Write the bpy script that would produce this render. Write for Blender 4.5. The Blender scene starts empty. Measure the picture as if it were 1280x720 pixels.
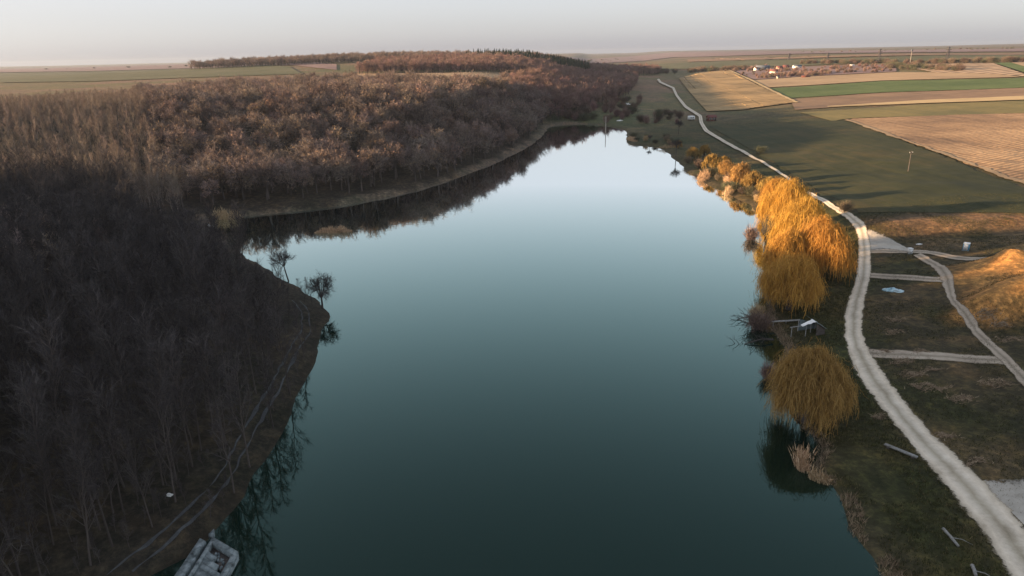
import bpy, math, random
import numpy as np
from mathutils import Vector, Matrix

SC = bpy.context.scene
COL = SC.collection
rad = math.radians
rnd = random.Random(7)
RNG = np.random.default_rng(11)

# ------------------------------------------------------------------ camera
CAM_H, PITCH, ROLL, LENS = 40.0, rad(18.95), rad(1.2), 24.0
FPX = 1280 * LENS / 36.0
_f = np.array([0, math.cos(PITCH), -math.sin(PITCH)])
_r0 = np.array([1.0, 0, 0]); _u0 = np.array([0, math.sin(PITCH), math.cos(PITCH)])
_r = _r0 * math.cos(ROLL) - _u0 * math.sin(ROLL)
_u = _u0 * math.cos(ROLL) + _r0 * math.sin(ROLL)
cam = bpy.data.cameras.new('camera'); camo = bpy.data.objects.new('camera', cam); COL.objects.link(camo)
cam.lens = LENS; cam.sensor_width = 36; cam.clip_start = 0.5; cam.clip_end = 80000
M = Matrix(((_r[0], _u[0], -_f[0], 0), (_r[1], _u[1], -_f[1], 0), (_r[2], _u[2], -_f[2], CAM_H), (0, 0, 0, 1)))
camo.matrix_world = M
SC.camera = camo

# ------------------------------------------------------------------ sky and sun
SUN_EL, SUN_AZ = rad(7.4), rad(-93)      # azimuth from +Y towards +X: the sun stands low on the left, straight across the lake
w = bpy.data.worlds.new('World'); SC.world = w; w.use_nodes = True
nt = w.node_tree; nt.nodes.clear()
sky = nt.nodes.new('ShaderNodeTexSky'); sky.sky_type = 'NISHITA'; sky.sun_disc = False
sky.sun_elevation = SUN_EL; sky.sun_rotation = SUN_AZ
sky.air_density = 1.0; sky.dust_density = 2.0; sky.ozone_density = 2.0; sky.altitude = 200
# thin high haze evens the sky out: c / (1 + k c), slightly less saturated, plus a faint even veil
def vm(op, a_, b_):
    v = nt.nodes.new('ShaderNodeVectorMath'); v.operation = op
    for s_, q in zip(v.inputs, (a_, b_)):
        if isinstance(q, tuple): s_.default_value = q
        else: nt.links.new(q, s_)
    return v.outputs[0]
_raw = vm('ADD', sky.outputs[0], (0.42, 0.47, 0.80))
_den = vm('ADD', vm('MULTIPLY', _raw, (2.0, 2.0, 2.0)), (1, 1, 1))
_cmp = vm('ADD', vm('DIVIDE', _raw, _den), (0.0, 0.0, 0.008))
_cmp = vm('MULTIPLY', vm('POWER', _cmp, (2.6, 2.6, 2.6)), (11.9, 11.9, 12.2))
hsv = nt.nodes.new('ShaderNodeHueSaturation'); hsv.inputs['Saturation'].default_value = 0.5
bg = nt.nodes.new('ShaderNodeBackground'); bg.inputs['Strength'].default_value = 0.14
out = nt.nodes.new('ShaderNodeOutputWorld')
nt.links.new(_cmp, hsv.inputs['Color']); nt.links.new(hsv.outputs[0], bg.inputs[0]); nt.links.new(bg.outputs[0], out.inputs[0])
sl = bpy.data.lights.new('sun', 'SUN'); so = bpy.data.objects.new('sun', sl); COL.objects.link(so)
sl.energy = 5.0; sl.angle = rad(0.6); sl.color = (1.0, 0.66, 0.37)
sdir = Vector((math.sin(SUN_AZ) * math.cos(SUN_EL), math.cos(SUN_AZ) * math.cos(SUN_EL), math.sin(SUN_EL)))
so.rotation_euler = sdir.to_track_quat('Z', 'Y').to_euler()
SC.view_settings.view_transform = 'Standard'; SC.view_settings.look = 'None'
SC.view_settings.exposure = 2.1; SC.view_settings.gamma = 1.0
SC.cycles.use_denoising = True; SC.cycles.use_adaptive_sampling = False
SC.cycles.max_bounces = 6; SC.cycles.diffuse_bounces = 2; SC.cycles.glossy_bounces = 3
SC.cycles.transparent_max_bounces = 8; SC.cycles.volume_bounces = 0

# ------------------------------------------------------------------ helpers
def sm(a, b, x):
    t = np.clip((np.asarray(x, float) - a) / (b - a), 0, 1)
    return t * t * (3 - 2 * t)

def ray(px, py):
    d = _f + _r * ((px - 640) / FPX) - _u * ((py - 360) / FPX)
    return d / np.linalg.norm(d)

def flat(px, py, z=0.0):
    d = ray(px, py); t = (z - CAM_H) / d[2]
    return np.array([d[0] * t, d[1] * t])

def vnoise(x, y, s, seed=0):
    x = np.asarray(x, float) / s; y = np.asarray(y, float) / s
    xi = np.floor(x).astype(np.int64); yi = np.floor(y).astype(np.int64)
    fx = x - xi; fy = y - yi
    fx = fx * fx * (3 - 2 * fx); fy = fy * fy * (3 - 2 * fy)
    def hsh(a, b):
        n = (a * 374761393 + b * 668265263 + seed * 974711) & 0x7fffffff
        n = ((n ^ (n >> 13)) * 1274126177) & 0x7fffffff
        return ((n ^ (n >> 16)) & 0xffff) / 65535.0
    return (hsh(xi, yi) * (1 - fx) + hsh(xi + 1, yi) * fx) * (1 - fy) + (hsh(xi, yi + 1) * (1 - fx) + hsh(xi + 1, yi + 1) * fx) * fy

def inpoly(x, y, P):
    x = np.asarray(x, float); y = np.asarray(y, float)
    c = np.zeros(x.shape, bool); n = len(P)
    for i in range(n):
        x0, y0 = P[i]; x1, y1 = P[(i + 1) % n]
        if y0 == y1: continue
        c ^= ((y0 > y) != (y1 > y)) & (x < (x1 - x0) * (y - y0) / (y1 - y0) + x0)
    return c

def polydist(x, y, P, closed=True):
    x = np.asarray(x, float); y = np.asarray(y, float)
    d = np.full(x.shape, 1e18); n = len(P)
    for i in range(n if closed else n - 1):
        x0, y0 = P[i]; x1, y1 = P[(i + 1) % n]
        ex, ey = x1 - x0, y1 - y0; L = ex * ex + ey * ey + 1e-9
        t = np.clip(((x - x0) * ex + (y - y0) * ey) / L, 0, 1)
        d = np.minimum(d, (x - x0 - t * ex) ** 2 + (y - y0 - t * ey) ** 2)
    return np.sqrt(d)

def mesh(name, V, F, uv=None, smooth=False, midx=None):
    V = np.asarray(V, np.float32).reshape(-1, 3); F = np.asarray(F, np.int32)
    k = F.shape[1]; n = len(F)
    me = bpy.data.meshes.new(name)
    me.vertices.add(len(V)); me.vertices.foreach_set('co', V.ravel())
    me.loops.add(n * k); me.loops.foreach_set('vertex_index', F.ravel())
    me.polygons.add(n); me.polygons.foreach_set('loop_start', np.arange(0, n * k, k, dtype=np.int32))
    me.polygons.foreach_set('loop_total', np.full(n, k, np.int32))
    if midx is not None: me.polygons.foreach_set('material_index', np.asarray(midx, np.int32))
    me.update(calc_edges=True); me.validate()
    if uv is not None:
        l = me.uv_layers.new(name='UVMap'); l.data.foreach_set('uv', np.asarray(uv, np.float32)[F.ravel()].ravel())
    if smooth: me.polygons.foreach_set('use_smooth', np.ones(n, bool))
    return me

def obj(name, me, mats, parent=None, loc=None):
    o = bpy.data.objects.new(name, me); COL.objects.link(o)
    if me is not None:
        for m in (mats if isinstance(mats, (list, tuple)) else [mats]):
            if len(me.materials) < (len(mats) if isinstance(mats, (list, tuple)) else 1): me.materials.append(m)
    if parent is not None: o.parent = parent
    if loc is not None: o.location = loc
    return o

def tag(o, label, cat=None, group=None, kind=None):
    if label: o['label'] = label
    if cat: o['category'] = cat
    if group: o['group'] = group
    if kind: o['kind'] = kind
    return o

def thing(name, label, cat, loc, rz=0.0, group=None, scale=None):
    e = bpy.data.objects.new(name, None); COL.objects.link(e)
    e.location = loc; e.rotation_euler = (0, 0, rz); e.empty_display_size = 0.2
    if scale: e.scale = (scale,) * 3 if not isinstance(scale, tuple) else scale
    return tag(e, label, cat, group)

class MB:
    """collects triangles"""
    def __init__(s): s.V = []; s.F = []; s.n = 0; s.m = []; s.cur = 0
    def add(s, V, F):
        V = np.asarray(V, float); F = np.asarray(F, int)
        s.V.append(V); s.F.append(F + s.n); s.n += len(V); s.m.append(np.full(len(F), s.cur))
    def tube(s, pts, rr, k=5, cap=False):
        pts = np.asarray(pts, float); n = len(pts)
        rr = np.asarray(rr, float) * np.ones(n)
        tg = np.gradient(pts, axis=0); tg /= np.linalg.norm(tg, axis=1)[:, None] + 1e-9
        ref = np.array([0.0, 0, 1]) if abs(tg[0][2]) < 0.8 else np.array([1.0, 0, 0])
        a = np.cross(tg, ref); a /= np.linalg.norm(a, axis=1)[:, None] + 1e-9
        b = np.cross(tg, a)
        ang = np.arange(k) * 2 * math.pi / k
        V = (pts[:, None, :] + rr[:, None, None] * (np.cos(ang)[None, :, None] * a[:, None, :] + np.sin(ang)[None, :, None] * b[:, None, :])).reshape(-1, 3)
        F = []
        for i in range(n - 1):
            for j in range(k):
                p = i * k + j; q = i * k + (j + 1) % k
                F += [(p, q, q + k), (p, q + k, p + k)]
        if cap:
            for e in (0, (n - 1) * k):
                for j in range(1, k - 1): F.append((e, e + j, e + j + 1))
        s.add(V, F)
    def blades(s, P, Q, wd):
        """thin triangles from P to Q"""
        P = np.asarray(P, float); Q = np.asarray(Q, float); n = len(P)
        d = Q - P
        rv = RNG.normal(size=(n, 3)); sd_ = np.cross(d, rv); sd_ /= np.linalg.norm(sd_, axis=1)[:, None] + 1e-9
        wd = (np.asarray(wd) * np.ones(n))[:, None] * 0.5
        V = np.stack([P - sd_ * wd, P + sd_ * wd, Q], 1).reshape(-1, 3)
        s.add(V, np.arange(n * 3).reshape(-1, 3))
    def ribbons(s, P, wd):
        """P: n x k x 3 strands -> flat strips"""
        n, k, _ = P.shape
        a = RNG.uniform(0, 2 * math.pi, n)
        sd_ = np.stack([np.cos(a), np.sin(a), np.zeros(n)], 1)[:, None, :] * (np.asarray(wd) * np.ones(n))[:, None, None] * 0.5
        V = np.stack([P - sd_, P + sd_], 2).reshape(-1, 3)
        base = (np.arange(n) * k * 2)[:, None]
        F = []
        for i in range(k - 1):
            q = 2 * i
            F += [np.concatenate([base + q, base + q + 1, base + q + 3], 1), np.concatenate([base + q, base + q + 3, base + q + 2], 1)]
        s.add(V, np.concatenate(F, 0))
    def box(s, c, size, rz=0.0, taper=1.0, rx=0.0, ry=0.0):
        x, y, z = np.asarray(size, float) / 2
        V = np.array([[-x, -y, -z], [x, -y, -z], [x, y, -z], [-x, y, -z], [-x * taper, -y * taper, z], [x * taper, -y * taper, z], [x * taper, y * taper, z], [-x * taper, y * taper, z]])
        R = np.array((Matrix.Rotation(rz, 3, 'Z') @ Matrix.Rotation(ry, 3, 'Y') @ Matrix.Rotation(rx, 3, 'X')))
        V = V @ R.T + np.asarray(c, float)
        Q = [(0, 3, 2, 1), (4, 5, 6, 7), (0, 1, 5, 4), (1, 2, 6, 5), (2, 3, 7, 6), (3, 0, 4, 7)]
        s.add(V, [t for a, b, c_, d in Q for t in ((a, b, c_), (a, c_, d))])
    def poly_prism(s, P, z0, z1):
        """convex outline P (xy) extruded"""
        P = np.asarray(P, float); n = len(P)
        V = np.concatenate([np.c_[P, np.full(n, z0)], np.c_[P, np.full(n, z1)]])
        F = []
        for i in range(1, n - 1): F += [(0, i + 1, i), (n, n + i, n + i + 1)]
        for i in range(n):
            j = (i + 1) % n; F += [(i, j, n + j), (i, n + j, n + i)]
        s.add(V, F)
    def bar(s, p, q, wd):
        s.tube([p, q], [wd, wd], 4, cap=True)
    def me(s, name, smooth=False):
        return mesh(name, np.concatenate(s.V), np.concatenate(s.F), smooth=smooth, midx=np.concatenate(s.m) if max(x.max() for x in s.m) > 0 else None)

# ------------------------------------------------------------------ materials
def newmat(name):
    m = bpy.data.materials.new(name); m.use_nodes = True
    n = m.node_tree; b = n.nodes['Principled BSDF']
    b.inputs['Roughness'].default_value = 0.9
    b.inputs['Specular IOR Level'].default_value = 0.15
    return m, n, b

def ramp(n, stops):
    r = n.nodes.new('ShaderNodeValToRGB'); cr = r.color_ramp
    while len(cr.elements) < len(stops): cr.elements.new(0.5)
    for e, (p, c) in zip(cr.elements, stops):
        e.position = p; e.color = (*c, 1)
    return r

def noise(n, scale, detail=5, rough=0.6, vec=None):
    t = n.nodes.new('ShaderNodeTexNoise'); t.inputs['Scale'].default_value = scale
    t.inputs['Detail'].default_value = detail; t.inputs['Roughness'].default_value = rough
    if vec is not None: n.links.new(vec, t.inputs['Vector'])
    return t

def mix(n, a, b, fac, mode='MIX'):
    x = n.nodes.new('ShaderNodeMix'); x.data_type = 'RGBA'; x.blend_type = mode
    for s, v in ((x.inputs[0], fac), (x.inputs[6], a), (x.inputs[7], b)):
        if hasattr(v, 'is_output'): n.links.new(v, s)
        elif isinstance(v, tuple): s.default_value = (*v, 1)
        else: s.default_value = v
    return x.outputs[2]

def bump(n, b, h, strength, dist):
    k = n.nodes.new('ShaderNodeBump'); k.inputs['Strength'].default_value = strength; k.inputs['Distance'].default_value = dist
    n.links.new(h, k.inputs['Height']); n.links.new(k.outputs[0], b.inputs['Normal'])

def mat_surf(name, stops, scale=1.0, rough=0.9, bmp=0.3, bdist=0.05, world=False, detail=6, spec=0.15):
    m, n, b = newmat(name)
    if world: v = n.nodes.new('ShaderNodeNewGeometry').outputs['Position']
    else: v = n.nodes.new('ShaderNodeTexCoord').outputs['Object']
    t = noise(n, scale, detail, 0.65, v); r = ramp(n, stops)
    n.links.new(t.outputs[0], r.inputs[0]); n.links.new(r.outputs[0], b.inputs['Base Color'])
    b.inputs['Roughness'].default_value = rough; b.inputs['Specular IOR Level'].default_value = spec
    if bmp: bump(n, b, t.outputs[0], bmp, bdist)
    return m

def mat_plant(name, stops, hue=0.0, val=0.35, translucent=0.0):
    """colour varies from leaf to leaf (island) and from tree to tree"""
    m, n, b = newmat(name)
    g = n.nodes.new('ShaderNodeNewGeometry'); oi = n.nodes.new('ShaderNodeObjectInfo')
    r = ramp(n, stops); n.links.new(g.outputs['Random Per Island'], r.inputs[0])
    hs = n.nodes.new('ShaderNodeHueSaturation')
    mr = n.nodes.new('ShaderNodeMapRange'); mr.inputs[3].default_value = 1 - val; mr.inputs[4].default_value = 1 + val
    n.links.new(oi.outputs['Random'], mr.inputs[0]); n.links.new(mr.outputs[0], hs.inputs['Value'])
    mh = n.nodes.new('ShaderNodeMath'); mh.operation = 'MULTIPLY'; mh.inputs[1].default_value = 7.31
    fr = n.nodes.new('ShaderNodeMath'); fr.operation = 'FRACT'
    n.links.new(oi.outputs['Random'], mh.inputs[0]); n.links.new(mh.outputs[0], fr.inputs[0])
    m2 = n.nodes.new('ShaderNodeMapRange'); m2.inputs[3].default_value = 0.5 - hue; m2.inputs[4].default_value = 0.5 + hue
    n.links.new(fr.outputs[0], m2.inputs[0]); n.links.new(m2.outputs[0], hs.inputs['Hue'])
    n.links.new(r.outputs[0], hs.inputs['Color']); n.links.new(hs.outputs[0], b.inputs['Base Color'])
    if translucent:
        tr = n.nodes.new('ShaderNodeBsdfTranslucent'); n.links.new(hs.outputs[0], tr.inputs[0])
        ms = n.nodes.new('ShaderNodeMixShader'); ms.inputs[0].default_value = translucent
        n.links.new(b.outputs[0], ms.inputs[1]); n.links.new(tr.outputs[0], ms.inputs[2])
        n.links.new(ms.outputs[0], n.nodes['Material Output'].inputs[0])
    return m

MT = {}
MT['bark'] = mat_plant('bark', [(0, (0.05, 0.042, 0.04)), (1, (0.09, 0.075, 0.068))], 0.0, 0.25)
MT['bark_pale'] = mat_plant('bark_pale', [(0, (0.16, 0.13, 0.11)), (1, (0.26, 0.22, 0.19))], 0.0, 0.25)
MT['twig'] = mat_plant('twig', [(0, (0.035, 0.032, 0.034)), (0.6, (0.06, 0.054, 0.055)), (1, (0.1, 0.086, 0.08))], 0.02, 0.3)
MT['saptwig'] = mat_plant('saptwig', [(0, (0.1, 0.08, 0.07)), (0.6, (0.21, 0.165, 0.13)), (1, (0.34, 0.26, 0.19))], 0.02, 0.3)
MT['oaktwig'] = mat_plant('oaktwig', [(0, (0.055, 0.047, 0.049)), (0.55, (0.18, 0.142, 0.13)), (1, (0.34, 0.265, 0.22))], 0.025, 0.35)
MT['oakleaf'] = mat_plant('oakleaf', [(0, (0.1, 0.068, 0.048)), (0.5, (0.21, 0.14, 0.092)), (1, (0.34, 0.22, 0.135))], 0.02, 0.35)
MT['pinktwig'] = mat_plant('pinktwig', [(0, (0.11, 0.07, 0.065)), (0.6, (0.2, 0.13, 0.115)), (1, (0.3, 0.2, 0.165))], 0.02, 0.25)
MT['willow'] = mat_plant('willow', [(0, (0.27, 0.13, 0.028)), (0.5, (0.45, 0.24, 0.05)), (1, (0.6, 0.35, 0.09))], 0.012, 0.12, 0.25)
MT['willow_dull'] = mat_plant('willow_dull', [(0, (0.17, 0.105, 0.035)), (0.5, (0.30, 0.19, 0.06)), (1, (0.4, 0.26, 0.09))], 0.012, 0.15, 0.2)
MT['willow_shaded'] = mat_plant('willow_shaded', [(0, (0.20, 0.115, 0.035)), (0.5, (0.36, 0.215, 0.065)), (1, (0.48, 0.31, 0.11))], 0.0, 0.05, 0.25)  # duller copy of the willow colour, with the near tree's shade put in
MT['reed'] = mat_plant('reed', [(0, (0.28, 0.18, 0.1)), (0.6, (0.42, 0.29, 0.17)), (1, (0.55, 0.42, 0.28))], 0.01, 0.2)
MT['straw'] = mat_plant('straw', [(0, (0.14, 0.1, 0.07)), (0.6, (0.24, 0.175, 0.115)), (1, (0.36, 0.28, 0.19))], 0.0, 0.0)
MT['shrub'] = mat_plant('shrub', [(0, (0.08, 0.06, 0.05)), (0.6, (0.13, 0.096, 0.075)), (1, (0.19, 0.14, 0.1))], 0.03, 0.35)
MT['shrub_green'] = mat_plant('shrub_green', [(0, (0.045, 0.05, 0.03)), (0.6, (0.08, 0.08, 0.05)), (1, (0.11, 0.11, 0.07))], 0.03, 0.35)
MT['needle'] = mat_plant('needle', [(0, (0.015, 0.03, 0.02)), (1, (0.04, 0.06, 0.035))], 0.02, 0.3)
MT['blossom'] = mat_plant('blossom', [(0, (0.4, 0.27, 0.22)), (1, (0.62, 0.5, 0.42))], 0.01, 0.1)
MT['grass'] = mat_plant('grass', [(0, (0.024, 0.03, 0.009)), (0.55, (0.042, 0.046, 0.015)), (0.85, (0.075, 0.062, 0.03)), (1, (0.17, 0.135, 0.07))], 0.0, 0.0)
MT['concrete'] = mat_surf('concrete', [(0.32, (0.05, 0.06, 0.062)), (0.5, (0.16, 0.19, 0.195)), (0.7, (0.3, 0.335, 0.34))], 1.6, 0.85, 0.5, 0.03)
MT['old_wood'] = mat_surf('old_wood', [(0.3, (0.13, 0.125, 0.115)), (0.7, (0.33, 0.325, 0.31))], 4.0, 0.85, 0.4, 0.02)
MT['dark_wood'] = mat_surf('dark_wood', [(0.3, (0.06, 0.05, 0.045)), (0.7, (0.13, 0.11, 0.1))], 3.0, 0.9, 0.4, 0.02)
MT['white'] = mat_surf('white_paint', [(0.3, (0.62, 0.62, 0.6)), (0.7, (0.8, 0.8, 0.78))], 1.5, 0.6, 0.1, 0.01)
MT['blue'] = mat_surf('blue_plastic', [(0.3, (0.07, 0.25, 0.4)), (0.7, (0.11, 0.34, 0.5))], 1.5, 0.45, 0.0)
MT['tarp'] = mat_surf('grey_tarp', [(0.3, (0.09, 0.12, 0.13)), (0.7, (0.2, 0.25, 0.27))], 1.2, 0.5, 0.4, 0.04)
MT['tarp_blue'] = mat_surf('blue_tarp', [(0.35, (0.22, 0.42, 0.5)), (0.6, (0.5, 0.62, 0.66)), (0.8, (0.7, 0.75, 0.76))], 0.9, 0.5, 0.4, 0.04)
MT['redroof'] = mat_surf('red_roof', [(0.3, (0.12, 0.05, 0.05)), (0.7, (0.19, 0.085, 0.075))], 0.8, 0.85, 0.2, 0.03)
MT['rust'] = mat_surf('rust_red', [(0.3, (0.1, 0.038, 0.03)), (0.7, (0.17, 0.065, 0.05))], 0.8, 0.8, 0.2, 0.03)
MT['darkblue'] = mat_surf('slate_wall', [(0.3, (0.07, 0.085, 0.11)), (0.7, (0.13, 0.15, 0.18))], 0.6, 0.8, 0.1, 0.03)
MT['cream'] = mat_surf('cream_wall', [(0.3, (0.6, 0.5, 0.42)), (0.7, (0.74, 0.66, 0.58))], 0.6, 0.85, 0.1, 0.02)
MT['brickwall'] = mat_surf('brown_wall', [(0.3, (0.25, 0.15, 0.11)), (0.7, (0.36, 0.22, 0.17))], 0.6, 0.85, 0.1, 0.02)
MT['glass'] = mat_surf('dark_glass', [(0.3, (0.02, 0.025, 0.03)), (0.7, (0.04, 0.045, 0.05))], 0.5, 0.15, 0.0, spec=0.5)
MT['steel'] = mat_surf('weathered_steel', [(0.3, (0.06, 0.055, 0.06)), (0.7, (0.1, 0.095, 0.1))], 0.5, 0.6, 0.0)
MT['rubber'] = mat_surf('rubber', [(0.3, (0.02, 0.02, 0.02)), (0.7, (0.04, 0.04, 0.04))], 2, 0.8, 0.0)
MT['polewood'] = mat_surf('pole_concrete', [(0.3, (0.3, 0.26, 0.22)), (0.7, (0.42, 0.37, 0.31))], 1.0, 0.9, 0.2, 0.02)

# ------------------------------------------------------------------ the shape of the land
LAKE_PX = [(286, 655), (309, 618), (329, 578), (353, 544), (376, 497), (393, 457), (405, 425), (409, 399), (405, 388), (394, 374),
           (378, 365), (364, 355), (346, 345), (318, 328), (290, 306), (268, 288), (263, 280), (272, 273), (300, 271), (350, 266), (400, 261), (440, 255), (480, 247),
           (520, 239), (560, 227), (592, 215), (625, 202), (650, 190), (668, 179), (680, 168), (686, 158), (702, 155), (735, 155), (752, 157),
           (770, 160), (783, 163), (783, 174), (786, 181), (810, 183), (828, 186), (840, 196), (853, 209), (872, 224), (897, 237), (917, 246),
           (938, 257), (946, 268), (951, 287), (953, 310), (957, 335), (957, 360), (957, 385), (963, 408), (975, 425), (985, 437), (980, 446), (974, 458), (972, 478),
           (982, 505), (997, 530), (1018, 548), (1028, 562), (1016, 576), (1018, 594), (1038, 606), (1052, 622), (1062, 640), (1062, 665), (1085, 683), (1100, 702), (1106, 725)]
LAKE = [tuple(flat(*p)) for p in LAKE_PX]
LAKE = LAKE + [(36, 36), (45, 15), (62, -20), (80, -120), (40, -190), (-60, -190), (-70, -60), (-55, 5), (-38, 32)]
# soften the corners of the outline
def chaikin(P):
    Q = []
    for i in range(len(P)):
        a = np.array(P[i]); b = np.array(P[(i + 1) % len(P)])
        Q += [tuple(a * .78 + b * .22), tuple(a * .22 + b * .78)]
    return Q
LAKE = chaikin(LAKE)
MOUND = [(flat(1282, 384, 2.5), 5.6, 7.5, 3.6), (flat(1246, 392, 2.5), 1.2, 6, 2.5), (flat(1290, 338, 2.5), 5.0, 11, 4.5), (flat(1250, 350, 2.5), 1.0, 9, 3), (flat(1330, 372, 2.5), 4.5, 12, 7)]

def height(x, y):
    x = np.asarray(x, float); y = np.asarray(y, float)
    d = polydist(x, y, LAKE); sd = np.where(inpoly(x, y, LAKE), -d, d)
    sd = sd + ((vnoise(x, y, 7, 51) - 0.5) * 0.9 + (vnoise(x, y, 3.3, 52) - 0.5) * 0.8) * sm(14, 2, d)
    r = np.hypot(x, y)
    ax = 0.11 * y
    L = sm(20, -40, x - ax)
    L = np.where(y > 430, sm(40, -120, x - ax - 10), L)
    land = np.zeros_like(x)
    # left: the near wooded hill, the valley behind the bay, the long wooded hill beyond
    near = 21 * np.exp(-(((x + 150) / 85) ** 2 + ((y - 62) / 62) ** 2)) + 15 * sm(-130, -300, x) * sm(185, 120, y)
    val = 2.0 + 8 * sm(-110, -420, x)
    far = 14.5 * sm(2, 38, sd) * (0.75 + 0.25 * sm(-430, -90, x)) * sm(205, 290, y - 0.10 * (x + 100)) + 6 * sm(380, 700, r) * sm(200, 340, y)
    bankL = 1.3 * sm(0, 3.5, sd) + 1.2 * sm(3, 16, sd)
    hl = bankL + near * sm(2, 55, sd) + val * sm(15, 60, sd) * sm(60, 170, y) * sm(330, 240, y) + far
    # right: low meadow, then fields that climb away from the road
    u = x - 0.17 * y - 40
    hr = 0.45 * sm(0, 1.6, sd) + 1.1 * sm(1.5, 25, sd) + 15 * sm(5, 420, u) * sm(60, 300, y) + 2.0 * sm(0, 60, u) + 4 * sm(60, 300, u) * sm(250, 60, y)
    hv = 0.9 * sm(0, 6, sd) + 3.0 * sm(450, 800, y)
    mid = sm(400, 520, y)
    land = L * hl + (1 - L) * hr
    # far country
    q = sm(600, 2600, r)
    land = land + q * (5 * np.sin(x / 1100 + 0.6) * np.cos(y / 1500 + 0.4) + 3 * np.sin(x / 480 + y / 900)) + 7 * sm(400, 1500, r) * (1 - L)
    land = land + 12 * np.exp(-(((x + 230) / 360) ** 2 + ((y - 1080) / 330) ** 2))
    land = land - 14 * sm(1500, 6000, r) * sm(0, -1500, x + 200)
    # spoil heaps and the cut bank on the right
    for (c, hh, rx, ry) in MOUND:
        e = np.exp(-(((x - c[0]) / rx) ** 2 + ((y - c[1]) / ry) ** 2))
        land = land + hh * e * (0.45 + 0.55 * vnoise(x, y, 5.0, 5) + 0.4 * np.abs(vnoise(x, y, 2.6, 6) - 0.5))
    cb = flat(1180, 285, 3)
    land = land + 1.8 * sm(cb[1] - 4, cb[1] + 3, y + 0.05 * (x - cb[0]) + 3 * vnoise(x, y, 14, 3)) * sm(70, 82, x) * sm(cb[1] + 70, cb[1] + 10, y) * sm(170, 110, x)
    land = land + (vnoise(x, y, 9, 1) - 0.5) * 0.5 * sm(2, 12, sd) * sm(420, 230, r) + (vnoise(x, y, 3.1, 2) - 0.5) * 0.22 * sm(1, 5, sd) * sm(400, 200, r)
    bed = -0.35 - 2.5 * sm(0, 12, -sd)
    z = np.where(sd > 0, 0.04 + land * sm(-0.2, 0.5, sd), bed * sm(0, 0.8, -sd))
    return z, sd

def axis_grid(lo, hi, step, gl, gr, end_l, end_r):
    a = list(np.arange(lo, hi + 1e-6, step))
    s = step; v = lo; left = []
    while v > end_l:
        s *= gl; v -= s; left.append(v)
    s = step; v = hi; right = []
    while v < end_r:
        s *= gr; v += s; right.append(v)
    return np.array(left[::-1] + a + right)
XS = axis_grid(-230, 250, 2.0, 1.06, 1.06, -9000, 9000)
YS = axis_grid(28, 420, 2.0, 1.2, 1.03, -3000, 10000)
GX, GY = np.meshgrid(XS, YS, indexing='ij')
GZ, GSD = height(GX, GY)

def zt(x, y):
    x = np.asarray(x, float); y = np.asarray(y, float)
    i = np.clip(np.searchsorted(XS, x) - 1, 0, len(XS) - 2); j = np.clip(np.searchsorted(YS, y) - 1, 0, len(YS) - 2)
    fx = (x - XS[i]) / (XS[i + 1] - XS[i]); fy = (y - YS[j]) / (YS[j + 1] - YS[j])
    a, b, c, d = GZ[i, j], GZ[i + 1, j], GZ[i + 1, j + 1], GZ[i, j + 1]
    return np.where(fx >= fy, a + (b - a) * fx + (c - b) * fy, a + (c - d) * fx + (d - a) * fy)

TT = np.concatenate([np.arange(30, 600, 0.5), np.geomspace(600, 10000, 1500)])
def at(px, py):
    """where the line of sight through a spot meets the land or the water"""
    d = ray(px, py); X, Y, Z = d[0] * TT, d[1] * TT, CAM_H + d[2] * TT
    k = Z <= np.maximum(zt(X, Y), 0)
    i = int(np.argmax(k)) if k.any() else len(TT) - 1
    return np.array([X[i], Y[i], max(float(zt(X[i], Y[i])), 0.0)])

nx, ny = len(XS), len(YS)
I = np.arange(nx * ny).reshape(nx, ny)
a, b, c, d = I[:-1, :-1].ravel(), I[1:, :-1].ravel(), I[1:, 1:].ravel(), I[:-1, 1:].ravel()
gme = mesh('ground', np.stack([GX, GY, GZ], -1).reshape(-1, 3), np.concatenate([np.stack([a, b, c], 1), np.stack([a, c, d], 1)]), smooth=True)

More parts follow.
